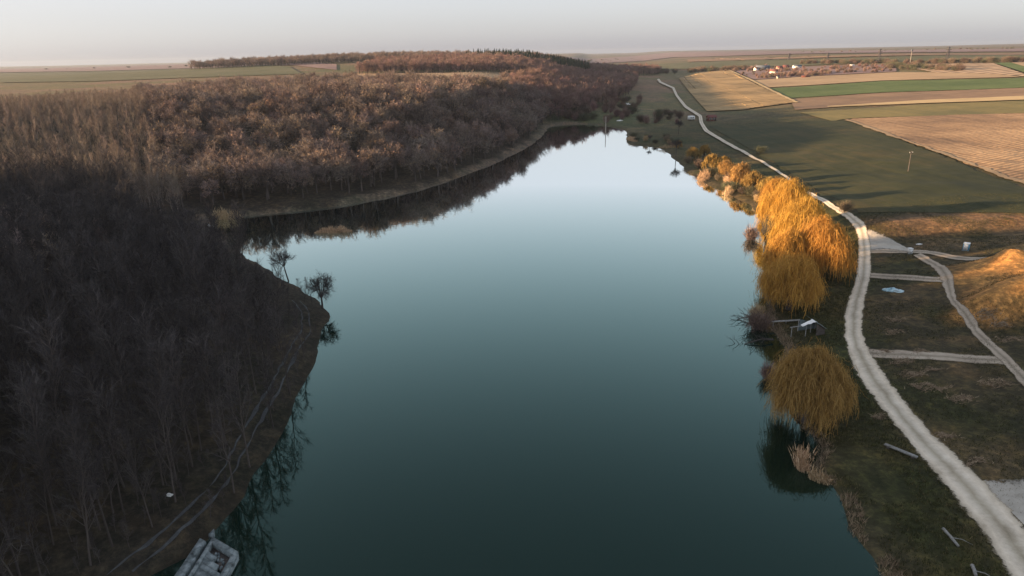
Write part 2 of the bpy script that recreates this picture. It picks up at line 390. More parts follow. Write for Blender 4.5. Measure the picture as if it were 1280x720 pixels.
# land cover: the colour the soil and turf themselves have
def cover(x, y, sd):
    n1 = vnoise(x, y, 37, 21); n2 = vnoise(x, y, 11, 22); n3 = vnoise(x, y, 4.3, 23)
    r = np.hypot(x, y)
    C = np.zeros(x.shape + (3,))
    def put(col, m):
        C[:] = C * (1 - m[..., None]) + np.array(col) * m[..., None]
    one = np.ones_like(x)
    put((0.115, 0.10, 0.055), one)
    put((0.15, 0.105, 0.075), sm(0.45, 0.7, n1))
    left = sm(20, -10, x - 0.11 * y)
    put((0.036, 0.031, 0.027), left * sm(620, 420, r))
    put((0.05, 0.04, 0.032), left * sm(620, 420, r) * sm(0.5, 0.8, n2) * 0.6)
    right = (1 - left) * sm(480, 330, y)
    put((0.034, 0.040, 0.016), right)
    put((0.06, 0.05, 0.024), right * sm(0.42, 0.75, 0.5 * n2 + 0.3 * n1 + 0.2 * n3))
    plots = right * sm(-2, 5, x - ROADX(y)) * sm(190, 160, y)
    put((0.05, 0.042, 0.025), plots)
    put((0.13, 0.09, 0.055), plots * sm(0.5, 0.8, 0.55 * n3 + 0.45 * n2) * 0.85)
    put((0.03, 0.034, 0.014), plots * sm(0.55, 0.75, vnoise(x, y, 8, 29)) * 0.8)
    dig = np.zeros_like(x)
    for (cc, hh, rx, ry) in MOUND:
        dig = np.maximum(dig, np.exp(-(((x - cc[0]) / (rx * 1.25)) ** 2 + ((y - cc[1]) / (ry * 1.25)) ** 2)))
    put((0.36, 0.19, 0.07), sm(0.2, 0.65, dig + 0.25 * (n3 - 0.5)))
    cb = flat(1180, 285, 3)
    put((0.17, 0.10, 0.06), sm(9, 2, np.abs(y + 0.05 * (x - cb[0]) - cb[1] - 2)) * sm(72, 84, x) * sm(185, 130, x) * (0.35 + 0.65 * n3))
    marsh = sm(330, 420, y) * sm(760, 560, y) * sm(50, 10, np.abs(x - 0.12 * y - 8))
    put((0.07, 0.085, 0.045), marsh * 0.8)
    put((0.16, 0.12, 0.085), marsh * sm(0.5, 0.75, n2) * 0.8)
    shore = sm(4.0, 1.0, sd + 5 * (n3 - 0.5) + 4 * (n2 - 0.5))
    put((0.07, 0.056, 0.038), shore * (1 - left) * 0.7)
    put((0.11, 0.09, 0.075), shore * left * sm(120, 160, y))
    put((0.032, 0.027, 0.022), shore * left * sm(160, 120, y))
    return C
_rd = np.array([flat(x, y, 2.0) for x, y in [(1255, 715), (1185, 600), (1110, 500), (1066, 420), (1080, 340), (1078, 290), (1040, 260), (960, 207), (880, 158)]])
def ROADX(y): return np.interp(y, _rd[:, 1], _rd[:, 0])
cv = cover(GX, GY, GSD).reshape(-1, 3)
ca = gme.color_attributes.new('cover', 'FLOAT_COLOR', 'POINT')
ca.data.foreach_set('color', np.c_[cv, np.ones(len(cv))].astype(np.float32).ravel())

def mat_ground():
    m, n, b = newmat('land')
    at_ = n.nodes.new('ShaderNodeAttribute'); at_.attribute_name = 'cover'
    p = n.nodes.new('ShaderNodeNewGeometry').outputs['Position']
    t1 = noise(n, 0.9, 8, 0.75, p); t2 = noise(n, 0.13, 6, 0.65, p); t3 = noise(n, 0.006, 5, 0.6, p)
    r1 = ramp(n, [(0.3, (0.35, 0.35, 0.34)), (0.5, (0.9, 0.9, 0.9)), (0.66, (2.0, 1.85, 1.6))])
    n.links.new(t1.outputs[0], r1.inputs[0])
    r2 = ramp(n, [(0.3, (0.6, 0.68, 0.6)), (0.5, (1, 1, 1)), (0.7, (1.45, 1.25, 1.05))])
    n.links.new(t2.outputs[0], r2.inputs[0])
    r3 = ramp(n, [(0.35, (0.8, 0.9, 0.75)), (0.65, (1.2, 1.05, 1.0))]); n.links.new(t3.outputs[0], r3.inputs[0])
    c = mix(n, at_.outputs['Color'], r1.outputs[0], 1.0, 'MULTIPLY'); c = mix(n, c, r2.outputs[0], 1.0, 'MULTIPLY'); c = mix(n, c, r3.outputs[0], 1.0, 'MULTIPLY')
    n.links.new(c, b.inputs['Base Color'])
    bump(n, b, t1.outputs[0], 0.8, 0.35)
    return m
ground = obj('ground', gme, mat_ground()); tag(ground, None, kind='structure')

# ------------------------------------------------------------------ the lake
def mat_water():
    m, n, b = newmat('lake_water')
    df = n.nodes.new('ShaderNodeBsdfDiffuse'); df.inputs[0].default_value = (0.004, 0.011, 0.007, 1)
    gl = n.nodes.new('ShaderNodeBsdfGlossy'); gl.inputs['Roughness'].default_value = 0.03; gl.inputs['Color'].default_value = (0.69, 1.0, 0.96, 1)
    lw = n.nodes.new('ShaderNodeLayerWeight'); lw.inputs['Blend'].default_value = 0.5
    pw = n.nodes.new('ShaderNodeMath'); pw.operation = 'POWER'; n.links.new(lw.outputs['Facing'], pw.inputs[0]); pw.inputs[1].default_value = 5.1
    fr = n.nodes.new('ShaderNodeMath'); fr.operation = 'MULTIPLY_ADD'; n.links.new(pw.outputs[0], fr.inputs[0]); fr.use_clamp = True; fr.inputs[1].default_value = 2.7; fr.inputs[2].default_value = 0.02
    ms = n.nodes.new('ShaderNodeMixShader'); n.links.new(fr.outputs[0], ms.inputs[0]); n.links.new(df.outputs[0], ms.inputs[1]); n.links.new(gl.outputs[0], ms.inputs[2])
    n.links.new(mix(n, (0.61, 1.0, 0.94), (0.93, 0.96, 0.96), fr.outputs[0]), gl.inputs['Color'])
    n.links.new(ms.outputs[0], n.nodes['Material Output'].inputs[0])
    p = n.nodes.new('ShaderNodeNewGeometry').outputs['Position']
    t = noise(n, 0.55, 3, 0.5, p)
    t2 = noise(n, 0.05, 3, 0.5, p)
    mm = n.nodes.new('ShaderNodeMath'); mm.operation = 'ADD'; n.links.new(t.outputs[0], mm.inputs[0]); n.links.new(t2.outputs[0], mm.inputs[1])
    bump(n, gl, mm.outputs[0], 0.05, 0.12)
    return m
lx = [p[0] for p in LAKE]; ly = [p[1] for p in LAKE]
x0, x1, y0, y1 = min(lx) - 3, max(lx) + 3, min(ly) - 3, max(ly) + 3
# one sheet that runs a little under the banks
lake = obj('lake', mesh('lake', [(x0, y0, 0), (x1, y0, 0), (x1, y1, 0), (x0, y1, 0)], [(0, 1, 2, 3)]), mat_water())
tag(lake, None, kind='structure')

# ------------------------------------------------------------------ draped sheets: fields, road, tracks
def resample(P, n):
    P = np.asarray(P, float); s = np.r_[0, np.cumsum(np.linalg.norm(np.diff(P[:, :2], axis=0), axis=1))]
    t = np.linspace(0, s[-1], n)
    # smooth (Catmull-like) interpolation through the points
    from numpy import interp
    X = np.stack([interp(t, s, P[:, k]) for k in range(2)], 1)
    if n > 40:
        k = max(3, n // (len(P) * 3)) | 1
        pad = np.pad(X, ((k // 2, k // 2), (0, 0)), mode='edge')
        X2 = np.stack([np.convolve(pad[:, c_], np.ones(k) / k, 'valid') for c_ in range(2)], 1)
        X2[0] = X[0]; X2[-1] = X[-1]; X = X2
    return X, s[-1]

def sheet(name, A, B, mt, nu, nv, layer=0, rag=0.0, world=False, label=None, rs=4.0, wide=0.0):
    """a strip of ground cover between two boundary lines, laid on the land"""
    A = [at(*p)[:2] for p in A] if not world else A
    B = [at(*p)[:2] for p in B] if not world else B
    a_, la = resample(A, nu); b_, lb = resample(B, nu)
    if wide:
        m_ = (b_ - a_); l_ = np.linalg.norm(m_, axis=1)[:, None] + 1e-9; a_ = a_ - m_ / l_ * wide; b_ = b_ + m_ / l_ * wide
    if rag:
        tgt = np.gradient(a_, axis=0); tgt /= np.linalg.norm(tgt, axis=1)[:, None] + 1e-9
        nn = np.stack([-tgt[:, 1], tgt[:, 0]], 1)
        q = np.arange(nu)
        a_ = a_ + nn * ((vnoise(a_[:, 0] , a_[:, 1], 1.3, 31) - .5) * 2 * rag + (vnoise(a_[:, 0], a_[:, 1], rs, 33) - .5) * 2 * rag)[:, None]
        b_ = b_ + nn * ((vnoise(b_[:, 0] , b_[:, 1], 1.3, 32) - .5) * 2 * rag + (vnoise(b_[:, 0], b_[:, 1], rs, 34) - .5) * 2 * rag)[:, None]
    t = np.linspace(0, 1, nv)
    P = a_[:, None, :] * (1 - t)[None, :, None] + b_[:, None, :] * t[None, :, None]
    dist = np.hypot(P[..., 0], P[..., 1])
    z = zt(P[..., 0], P[..., 1]) + 0.02 + 0.015 * layer + np.maximum(dist - 120, 0) * (0.0005 + 0.00025 * layer)
    V = np.dstack([P, z]).reshape(-1, 3)
    UV = np.stack(np.broadcast_arrays(t[None, :], np.linspace(0, la, nu)[:, None]), -1).reshape(-1, 2)
    I = np.arange(nu * nv).reshape(nu, nv)
    q0, q1, q2, q3 = I[:-1, :-1].ravel(), I[1:, :-1].ravel(), I[1:, 1:].ravel(), I[:-1, 1:].ravel()
    F = np.concatenate([np.stack([q0, q1, q2], 1), np.stack([q0, q2, q3], 1)])
    v0 = V[F[0]]; 
    if np.cross(v0[1] - v0[0], v0[2] - v0[0])[2] < 0: F = F[:, ::-1]
    o = obj(name, mesh(name, V, F, uv=UV, smooth=True), mt); tag(o, label, kind='structure')
    return o

def mat_field(name, c1, c2, furrow=0.0, ang=0.0, spacing=3.0, n1=0.25, n2=0.02, c3=None):
    m, n, b = newmat(name)
    p = n.nodes.new('ShaderNodeNewGeometry').outputs['Position']
    ta = noise(n, n1, 8, 0.75, p); tb = noise(n, n2, 5, 0.6, p)
    mp = n.nodes.new('ShaderNodeMapping'); mp.inputs['Rotation'].default_value = (0, 0, ang); mp.inputs['Scale'].default_value = (1, 0.05, 1)
    n.links.new(p, mp.inputs[0]); ts = noise(n, 0.35, 4, 0.6, mp.outputs[0])
    r = ramp(n, [(0.35, c1), (0.65, c2)] if c3 is None else [(0.3, c1), (0.5, c2), (0.7, c3)])
    a1 = n.nodes.new('ShaderNodeMath'); a1.operation = 'MULTIPLY_ADD'; n.links.new(ta.outputs[0], a1.inputs[0]); a1.inputs[1].default_value = 0.45
    n.links.new(tb.outputs[0], a1.inputs[2])
    a2 = n.nodes.new('ShaderNodeMath'); a2.operation = 'MULTIPLY_ADD'; n.links.new(ts.outputs[0], a2.inputs[0]); a2.inputs[1].default_value = 0.5; n.links.new(a1.outputs[0], a2.inputs[2])
    a3 = n.nodes.new('ShaderNodeMath'); a3.operation = 'SUBTRACT'; n.links.new(a2.outputs[0], a3.inputs[0]); a3.inputs[1].default_value = 0.475
    n.links.new(a3.outputs[0], r.inputs[0]); col = r.outputs[0]
    if furrow:
        mp2 = n.nodes.new('ShaderNodeMapping'); mp2.inputs['Rotation'].default_value = (0, 0, ang); n.links.new(p, mp2.inputs[0])
        wv = n.nodes.new('ShaderNodeTexWave'); wv.inputs['Scale'].default_value = 0.314 / spacing * 1.0; wv.inputs['Distortion'].default_value = 2.0
        wv.inputs['Detail'].default_value = 4; wv.inputs['Detail Scale'].default_value = 3.0
        n.links.new(mp2.outputs[0], wv.inputs[0])
        rr = ramp(n, [(0.2, (1 - furrow,) * 3), (0.8, (1 + furrow * 0.6,) * 3)]); n.links.new(wv.outputs['Fac'], rr.inputs[0])
        col = mix(n, col, rr.outputs[0], 1.0, 'MULTIPLY')
        bump(n, b, wv.outputs['Fac'], 0.4, 0.25)
    else:
        bump(n, b, ta.outputs[0], 0.5, 0.3)
    n.links.new(col, b.inputs['Base Color'])
    return m

def mat_gravel(name, c1, c2, c3, ruts=True):
    m, n, b = newmat(name)
    p = n.nodes.new('ShaderNodeNewGeometry').outputs['Position']
    t1 = noise(n, 1.8, 8, 0.75, p); t2 = noise(n, 0.22, 4, 0.6, p)
    uv = n.nodes.new('ShaderNodeTexCoord'); sx = n.nodes.new('ShaderNodeSeparateXYZ'); n.links.new(uv.outputs['UV'], sx.inputs[0])
    r = ramp(n, [(0.32, c1), (0.5, c2), (0.68, c3)])
    ad = n.nodes.new('ShaderNodeMath'); ad.operation = 'MULTIPLY_ADD'; n.links.new(t1.outputs[0], ad.inputs[0]); ad.inputs[1].default_value = 0.5
    a2 = n.nodes.new('ShaderNodeMath'); a2.operation = 'MULTIPLY'; n.links.new(t2.outputs[0], a2.inputs[0]); a2.inputs[1].default_value = 0.5
    n.links.new(a2.outputs[0], ad.inputs[2]); n.links.new(ad.outputs[0], r.inputs[0]); col = r.outputs[0]
    if ruts:
        ru = ramp(n, [(0.0, (0.55, 0.53, 0.45)), (0.10, (0.8, 0.78, 0.74)), (0.24, (1.12, 1.11, 1.1)), (0.34, (1.0, 1.0, 1.0)), (0.5, (0.62, 0.61, 0.56)), (0.66, (1.0, 1.0, 1.0)), (0.76, (1.12, 1.11, 1.1)), (0.9, (0.85, 0.83, 0.79)), (1.0, (0.55, 0.53, 0.45))])
        jt = n.nodes.new('ShaderNodeMath'); jt.operation = 'MULTIPLY_ADD'; n.links.new(t2.outputs[0], jt.inputs[0]); jt.inputs[1].default_value = 0.16; jt.inputs[2].default_value = -0.08
        j2 = n.nodes.new('ShaderNodeMath'); j2.operation = 'ADD'; n.links.new(sx.outputs[0], j2.inputs[0]); n.links.new(jt.outputs[0], j2.inputs[1])
        n.links.new(j2.outputs[0], ru.inputs[0]); col = mix(n, col, ru.outputs[0], 1.0, 'MULTIPLY')
    n.links.new(col, b.inputs['Base Color']); bump(n, b, t1.outputs[0], 0.6, 0.1)
    # worn margins: the cover thins out into the turf
    ab = n.nodes.new('ShaderNodeMath'); ab.operation = 'SUBTRACT'; n.links.new(sx.outputs[0], ab.inputs[0]); ab.inputs[1].default_value = 0.5
    a3 = n.nodes.new('ShaderNodeMath'); a3.operation = 'ABSOLUTE'; n.links.new(ab.outputs[0], a3.inputs[0])
    t3 = noise(n, 0.9, 6, 0.8, p)
    a4 = n.nodes.new('ShaderNodeMath'); a4.operation = 'MULTIPLY_ADD'; n.links.new(t3.outputs[0], a4.inputs[0]); a4.inputs[1].default_value = 0.42; n.links.new(a3.outputs[0], a4.inputs[2])
    er = ramp(n, [(0.58, (0, 0, 0)), (0.66, (1, 1, 1))]); n.links.new(a4.outputs[0], er.inputs[0])
    tr = n.nodes.new('ShaderNodeBsdfTransparent'); mx = n.nodes.new('ShaderNodeMixShader')
    n.links.new(er.outputs[0], mx.inputs[0]); n.links.new(b.outputs[0], mx.inputs[1]); n.links.new(tr.outputs[0], mx.inputs[2])
    n.links.new(mx.outputs[0], n.nodes['Material Output'].inputs[0])
    return m

# fields (boundary lines are listed in picture coordinates and dropped on the land)
FG = mat_field('winter_wheat', (0.022, 0.027, 0.009), (0.034, 0.037, 0.013), 0.0, 0.5, c3=(0.062, 0.051, 0.019))
FP = mat_field('stubble_soil', (0.15, 0.095, 0.058), (0.28, 0.175, 0.095), 0.22, rad(62), 2.2, c3=(0.42, 0.27, 0.145))
FO = mat_field('olive_turf', (0.11, 0.10, 0.04), (0.19, 0.15, 0.055))
FB = mat_field('brown_soil', (0.15, 0.10, 0.065), (0.23, 0.15, 0.09))
FT = mat_field('pale_stubble', (0.34, 0.25, 0.13), (0.46, 0.34, 0.18))
FN = mat_field('green_crop', (0.055, 0.085, 0.022), (0.095, 0.125, 0.04))
FT2 = mat_field('tan_soil', (0.24, 0.17, 0.10), (0.34, 0.24, 0.14))
FGo = mat_field('dry_slope_grass', (0.14, 0.1, 0.048), (0.26, 0.175, 0.08), c3=(0.36, 0.24, 0.11))
FM = mat_field('mauve_soil', (0.15, 0.10, 0.095), (0.22, 0.15, 0.13))
FS = mat_field('striped_soil', (0.26, 0.18, 0.11), (0.36, 0.26, 0.17), 0.45, rad(70), 14.0)
FLG = mat_field('plateau_green', (0.065, 0.07, 0.03), (0.105, 0.098, 0.05))
sheet('field', [(886, 158), (920, 177), (980, 210), (1075, 266)], [(1058, 151), (1190, 200), (1290, 238), (1420, 276)], FG, 120, 120, 1, 0.6)
sheet('field', [(1060, 151), (1190, 198), (1290, 233), (1420, 272)], [(1066, 149), (1200, 144), (1300, 142), (1440, 140)], FP, 110, 110, 2, 0.6)
sheet('field', [(1000, 141), (1150, 131), (1290, 126), (1440, 122)], [(1040, 152), (1066, 148), (1300, 141), (1440, 139)], FO, 60, 60, 1, 0.8)
sheet('field', [(1034, 133.5), (1150, 126), (1300, 120), (1440, 116)], [(1034, 134.5), (1150, 130), (1300, 125), (1440, 121)], FT, 60, 20, 3, 0.3)
sheet('field', [(988, 125), (1100, 117), (1300, 110), (1440, 106)], [(994, 138), (1150, 126), (1300, 120), (1440, 116)], FB, 60, 40, 2, 0.8)
sheet('field', [(960, 111), (1100, 102), (1300, 97.5), (1440, 95)], [(987, 123), (1100, 116), (1300, 109.5), (1440, 105)], FN, 60, 40, 1, 0.8)
sheet('field', [(942, 101), (1000, 97), (1120, 91), (1240, 92)], [(960, 110), (1100, 101.5), (1200, 99), (1275, 97)], FT2, 60, 40, 2, 0.8)
sheet('field', [(848, 99), (876, 92), (909, 88.5)], [(884, 140), (930, 138), (994, 129)], FGo, 120, 120, 4, 1.0)
sheet('field', [(1120, 83), (1180, 81), (1240, 80)], [(1170, 92), (1230, 93), (1290, 97)], FS, 60, 60, 3, 0.8)
sheet('field', [(1242, 80), (1262, 79.5)], [(1290, 95), (1340, 95)], FN, 30, 30, 4, 0.8)
sheet('field', [(1264, 80), (1340, 79)], [(1300, 90), (1380, 92)], FT2, 30, 30, 5, 0.8)
sheet('field', [(915, 88), (1000, 84), (1120, 81)], [(942, 100), (1000, 96), (1120, 90)], FM, 50, 40, 1, 0.8)
sheet('field', [(0, 92), (120, 90), (250, 86), (360, 84)], [(0, 104), (120, 102), (250, 97), (380, 93)], FLG, 60, 40, 1, 2)
sheet('field', [(-20, 87), (150, 83.5), (300, 79), (420, 81)], [(-20, 91.5), (120, 89.5), (250, 85.5), (420, 88)], FM, 60, 20, 1, 2)
sheet('field', [(430, 93), (560, 92), (660, 94)], [(430, 96), (560, 100), (690, 104)], FT2, 50, 20, 2, 1)
sheet('field', [(700, 72), (840, 66), (1000, 64.5), (1300, 61)], [(700, 77), (840, 72), (1000, 68), (1300, 65)], FM, 80, 20, 1, 3)
sheet('field', [(780, 81), (900, 77), (1040, 74), (1300, 69)], [(780, 88), (880, 86), (1040, 81), (1300, 75)], FLG, 80, 20, 1, 3)
sheet('field', [(860, 75), (1000, 72), (1300, 67)], [(860, 78), (1000, 74), (1300, 69.5)], FB, 80, 16, 2, 3)

sheet('field_track', [(1056, 151), (1120, 174), (1190, 198.5), (1290, 234), (1400, 268)], [(1060, 150.5), (1124, 173), (1194, 197), (1294, 231.5), (1404, 265)], FT2, 160, 4, 5, 0.5, rs=6)
sheet('field_track', [(909, 88.5), (940, 103), (994, 129.5)], [(911, 88.3), (943, 102.5), (998, 129)], FT, 120, 4, 5, 0.4, rs=6)
ROADM = mat_gravel('gravel_road', (0.36, 0.305, 0.235), (0.55, 0.48, 0.385), (0.68, 0.61, 0.51))
TRACKM = mat_gravel('dusty_track', (0.22, 0.18, 0.14), (0.33, 0.275, 0.215), (0.43, 0.37, 0.3))
LOTM = mat_gravel('gravel_lot', (0.25, 0.23, 0.195), (0.35, 0.32, 0.275), (0.45, 0.415, 0.36), False)
RUTM = mat_gravel('wet_rut', (0.03, 0.03, 0.03), (0.052, 0.055, 0.057), (0.1, 0.106, 0.109), False)
WIDE = 0.45
RL = [(1290, 760), (1255, 715), (1235, 675), (1210, 642), (1185, 610), (1160, 580), (1126, 540), (1120, 532), (1092, 500), (1070, 465), (1057, 432), (1055, 397), (1060, 378), (1070, 350), (1073, 325), (1073, 295), (1060, 275), (1035, 259), (1010, 245), (980, 222), (942, 200), (925, 190), (900, 177), (880, 165.5), (874, 155), (873, 147), (855, 135.5), (844, 121), (840, 112), (824, 105), (821, 101)]
RR = [(1350, 745), (1308, 700), (1283, 662), (1255, 632), (1224, 603), (1185, 567), (1158, 540), (1145, 524), (1110, 480), (1087, 445), (1077, 425), (1077, 397), (1080, 378), (1088, 345), (1088, 310), (1084, 286), (1071, 272), (1045, 260), (1020, 245), (987, 224), (947, 200), (929, 189), (904, 175.5), (885, 164), (879, 155), (877.5, 146), (858.5, 134), (847, 120), (843, 111), (827, 104), (824, 100)]
sheet('road', RL, RR, ROADM, 1500, 14, 6, 0.1, rs=0.5, wide=0.5)
sheet('track', [(1084, 348), (1130, 351), (1180, 354)], [(1084, 342), (1130, 344), (1178, 347)], TRACKM, 200, 6, 3, 0.12, wide=0.35)
sheet('track', [(1078, 447), (1150, 451), (1230, 456), (1262, 458)], [(1078, 438), (1150, 441), (1225, 445), (1250, 448)], TRACKM, 260, 7, 3, 0.12, wide=0.35)
sheet('track', [(1083, 318), (1150, 317), (1290, 318)], [(1083, 312), (1150, 313), (1290, 313)], TRACKM, 220, 4, 3, 0.12, wide=0.35)
sheet('track', [(1142, 320), (1165, 334), (1178, 352), (1186, 378), (1208, 408), (1236, 438), (1262, 465), (1300, 505)], [(1150, 318), (1178, 332), (1192, 350), (1197, 378), (1220, 405), (1250, 437), (1275, 460), (1312, 495)], TRACKM, 360, 7, 4, 0.12, wide=0.35)
sheet('gravel_lot', [(1084, 286), (1110, 296), (1136, 312)], [(1087, 314), (1112, 314), (1136, 315)], LOTM, 60, 30, 4, 0.2, wide=0.3)
sheet('gravel_lot', [(1222, 604), (1250, 604), (1320, 606)], [(1285, 664), (1305, 680), (1330, 690)], LOTM, 60, 50, 5, 0.3, wide=0.8)
# wheel ruts of the lane under the near wood
PATHPX = [(120, 745), (185, 692), (232, 650), (264, 618), (288, 588), (300, 562), (322, 522), (345, 482), (366, 442), (383, 412), (382, 392), (368, 374)]
PATH = np.array([at(*p)[:2] for p in PATHPX])
def offset(P, dd):
    t = np.gradient(P, axis=0); t /= np.linalg.norm(t, axis=1)[:, None]
    return P + np.stack([-t[:, 1], t[:, 0]], 1) * dd
for s_, lo_, hi_ in ((-0.55, 0.6, 10.8), (0.55, 0.3, 10.9)):
    _t = np.linspace(lo_, hi_, 160); _P = np.stack([np.interp(_t, np.arange(len(PATH)), PATH[:, c_]) for c_ in range(2)], 1)
    _w = 0.03 + (0.07 + 0.22 * vnoise(_P[:, 0], _P[:, 1], 5, 44)[:, None]) * np.sqrt(np.sin(np.linspace(0.02, math.pi - 0.02, 160)))[:, None]
    sheet('lane_rut', offset(_P, s_ - _w), offset(_P, s_ + _w), RUTM, 420, 5, 2, 0.12, world=True, rs=1.5)

# ------------------------------------------------------------------ plants: builders
def wob(p0, p1, n, amp, rs):
    t = np.linspace(0, 1, n)[:, None]
    P = p0 + (p1 - p0) * t
    P[1:] += rs.normal(size=(n - 1, 3)) * amp * np.linspace(0.4, 1, n - 1)[:, None]
    return P

def tree_slender(seed, H=11.0, spread=1.0, nl=22, tw=11, r0=0.09, tm='twig', bm='bark'):
    rs = np.random.default_rng(seed); T = MB(); C_ = MB()
    top = np.array([rs.normal() * 0.5, rs.normal() * 0.5, H])
    st = wob(np.zeros(3), top, 7, 0.12, rs); st[0] = (0, 0, -0.25)
    T.tube(st, np.linspace(r0, 0.015, 7), 5)
    P, Q, W = [], [], []
    for i in range(nl):
        t = 0.28 + 0.7 * (i + rs.random()) / nl
        k = t * 6; j = min(int(k), 5); b0 = st[j] + (st[j + 1] - st[j]) * (k - j)
        az = rs.uniform(0, 2 * math.pi); el = rad(rs.uniform(38, 66))
        ln = (0.9 + 3.0 * (1 - t)) * rs.uniform(0.7, 1.2) * spread
        d = np.array([math.cos(az) * math.cos(el), math.sin(az) * math.cos(el), math.sin(el)])
        b1 = b0 + d * ln + np.array([0, 0, 0.2 * ln])
        lp = wob(b0, b1, 3, 0.08, rs); T.tube(lp, [0.035, 0.022, 0.008], 3)
        for q in range(tw):
            s = rs.uniform(0.15, 1); p = b0 + (b1 - b0) * s
            dd = d + rs.normal(size=3) * 0.5 + np.array([0, 0, 0.25]); dd /= np.linalg.norm(dd)
            l2 = rs.uniform(0.5, 1.25) * spread; e = p + dd * l2
            P.append(p); Q.append(e); W.append(0.05)
            for _ in range(2):
                d3 = dd + rs.normal(size=3) * 0.5; d3 /= np.linalg.norm(d3); pp = p + (e - p) * rs.uniform(0.2, 0.8)
                P.append(pp); Q.append(pp + d3 * rs.uniform(0.3, 0.7)); W.append(0.038)
    C_.blades(P, Q, W)
    return (T.me('trunk', True), MT[bm]), (C_.me('crown'), MT[tm])

def tree_broad(seed, H=12.0, R=4.5, leaves=6, tm='oaktwig', lm='oakleaf', nl=10, sub=7, tw=9, r0=0.22, fork=0.26, wd=0.085, bm='bark', leafsize=0.3):
    rs = np.random.default_rng(seed); T = MB(); C_ = MB()
    f0 = np.array([rs.normal() * 0.2, rs.normal() * 0.2, H * fork])
    T.tube([(0, 0, -0.3), f0 * 0.5 + rs.normal(size=3) * 0.05, f0], [r0 * 1.25, r0, r0 * 0.85], 6)
    P, Q, W, LP, LQ = [], [], [], [], []
    for i in range(nl):
        az = 2 * math.pi * (i + rs.uniform(-.3, .3)) / nl * (1.618 if nl > 6 else 1)
        rr = R * rs.uniform(0.25, 1.0); zz = H * (fork + (1 - fork) * (0.98 - 0.55 * (rr / R) ** 2) * rs.uniform(0.85, 1.05))
        e = np.array([math.cos(az) * rr, math.sin(az) * rr, zz]) * 0.82
        m1 = f0 + (e - f0) * 0.45 + np.array([0, 0, 0.08 * H])
        lp = np.array([f0, m1 + rs.normal(size=3) * 0.15, e])
        T.tube(lp, [r0 * 0.5, r0 * 0.28, r0 * 0.08], 4)
        for j in range(sub):
            s = 0.3 + 0.7 * (j + rs.random()) / sub
            p = lp[0] + (lp[1] - lp[0]) * s * 2 if s < 0.5 else lp[1] + (lp[2] - lp[1]) * (s - 0.5) * 2
            out = p - np.array([0, 0, H * 0.45]); out /= np.linalg.norm(out) + 1e-6
            d = out * 0.9 + rs.normal(size=3) * 0.5; d[2] += 0.15; d /= np.linalg.norm(d)
            ln = rs.uniform(0.12, 0.24) * H * (1.1 - 0.4 * s)
            q = p + d * ln
            T.tube([p, (p + q) / 2 + rs.normal(size=3) * 0.06, q], [r0 * 0.16, r0 * 0.1, r0 * 0.04], 3)
            for k in range(tw):
                a_ = p + (q - p) * rs.uniform(0.2, 1)
                d2 = d + rs.normal(size=3) * 0.65; d2[2] += 0.12; d2 /= np.linalg.norm(d2)
                b_ = a_ + d2 * rs.uniform(0.06, 0.13) * H
                P.append(a_); Q.append(b_); W.append(wd)
                for _ in range(2):
                    d3 = d2 + rs.normal(size=3) * 0.6; d3 /= np.linalg.norm(d3); pp = a_ + (b_ - a_) * rs.uniform(0.25, 0.9)
                    P.append(pp); Q.append(pp + d3 * rs.uniform(0.03, 0.07) * H); W.append(wd * 0.75)
            for k in range(leaves):
                c0 = p + (q - p) * rs.uniform(0.4, 1.15) + rs.normal(size=3) * 0.4
                LP.append(c0); LQ.append(c0 + rs.normal(size=3) * leafsize)
    C_.blades(P, Q, W)
    mats = [MT[tm]]
    if leaves:
        C_.cur = 1; C_.blades(LP, LQ, leafsize * 0.8); mats.append(MT[lm])
    return (T.me('trunk', True), MT[bm]), (C_.me('crown'), mats)

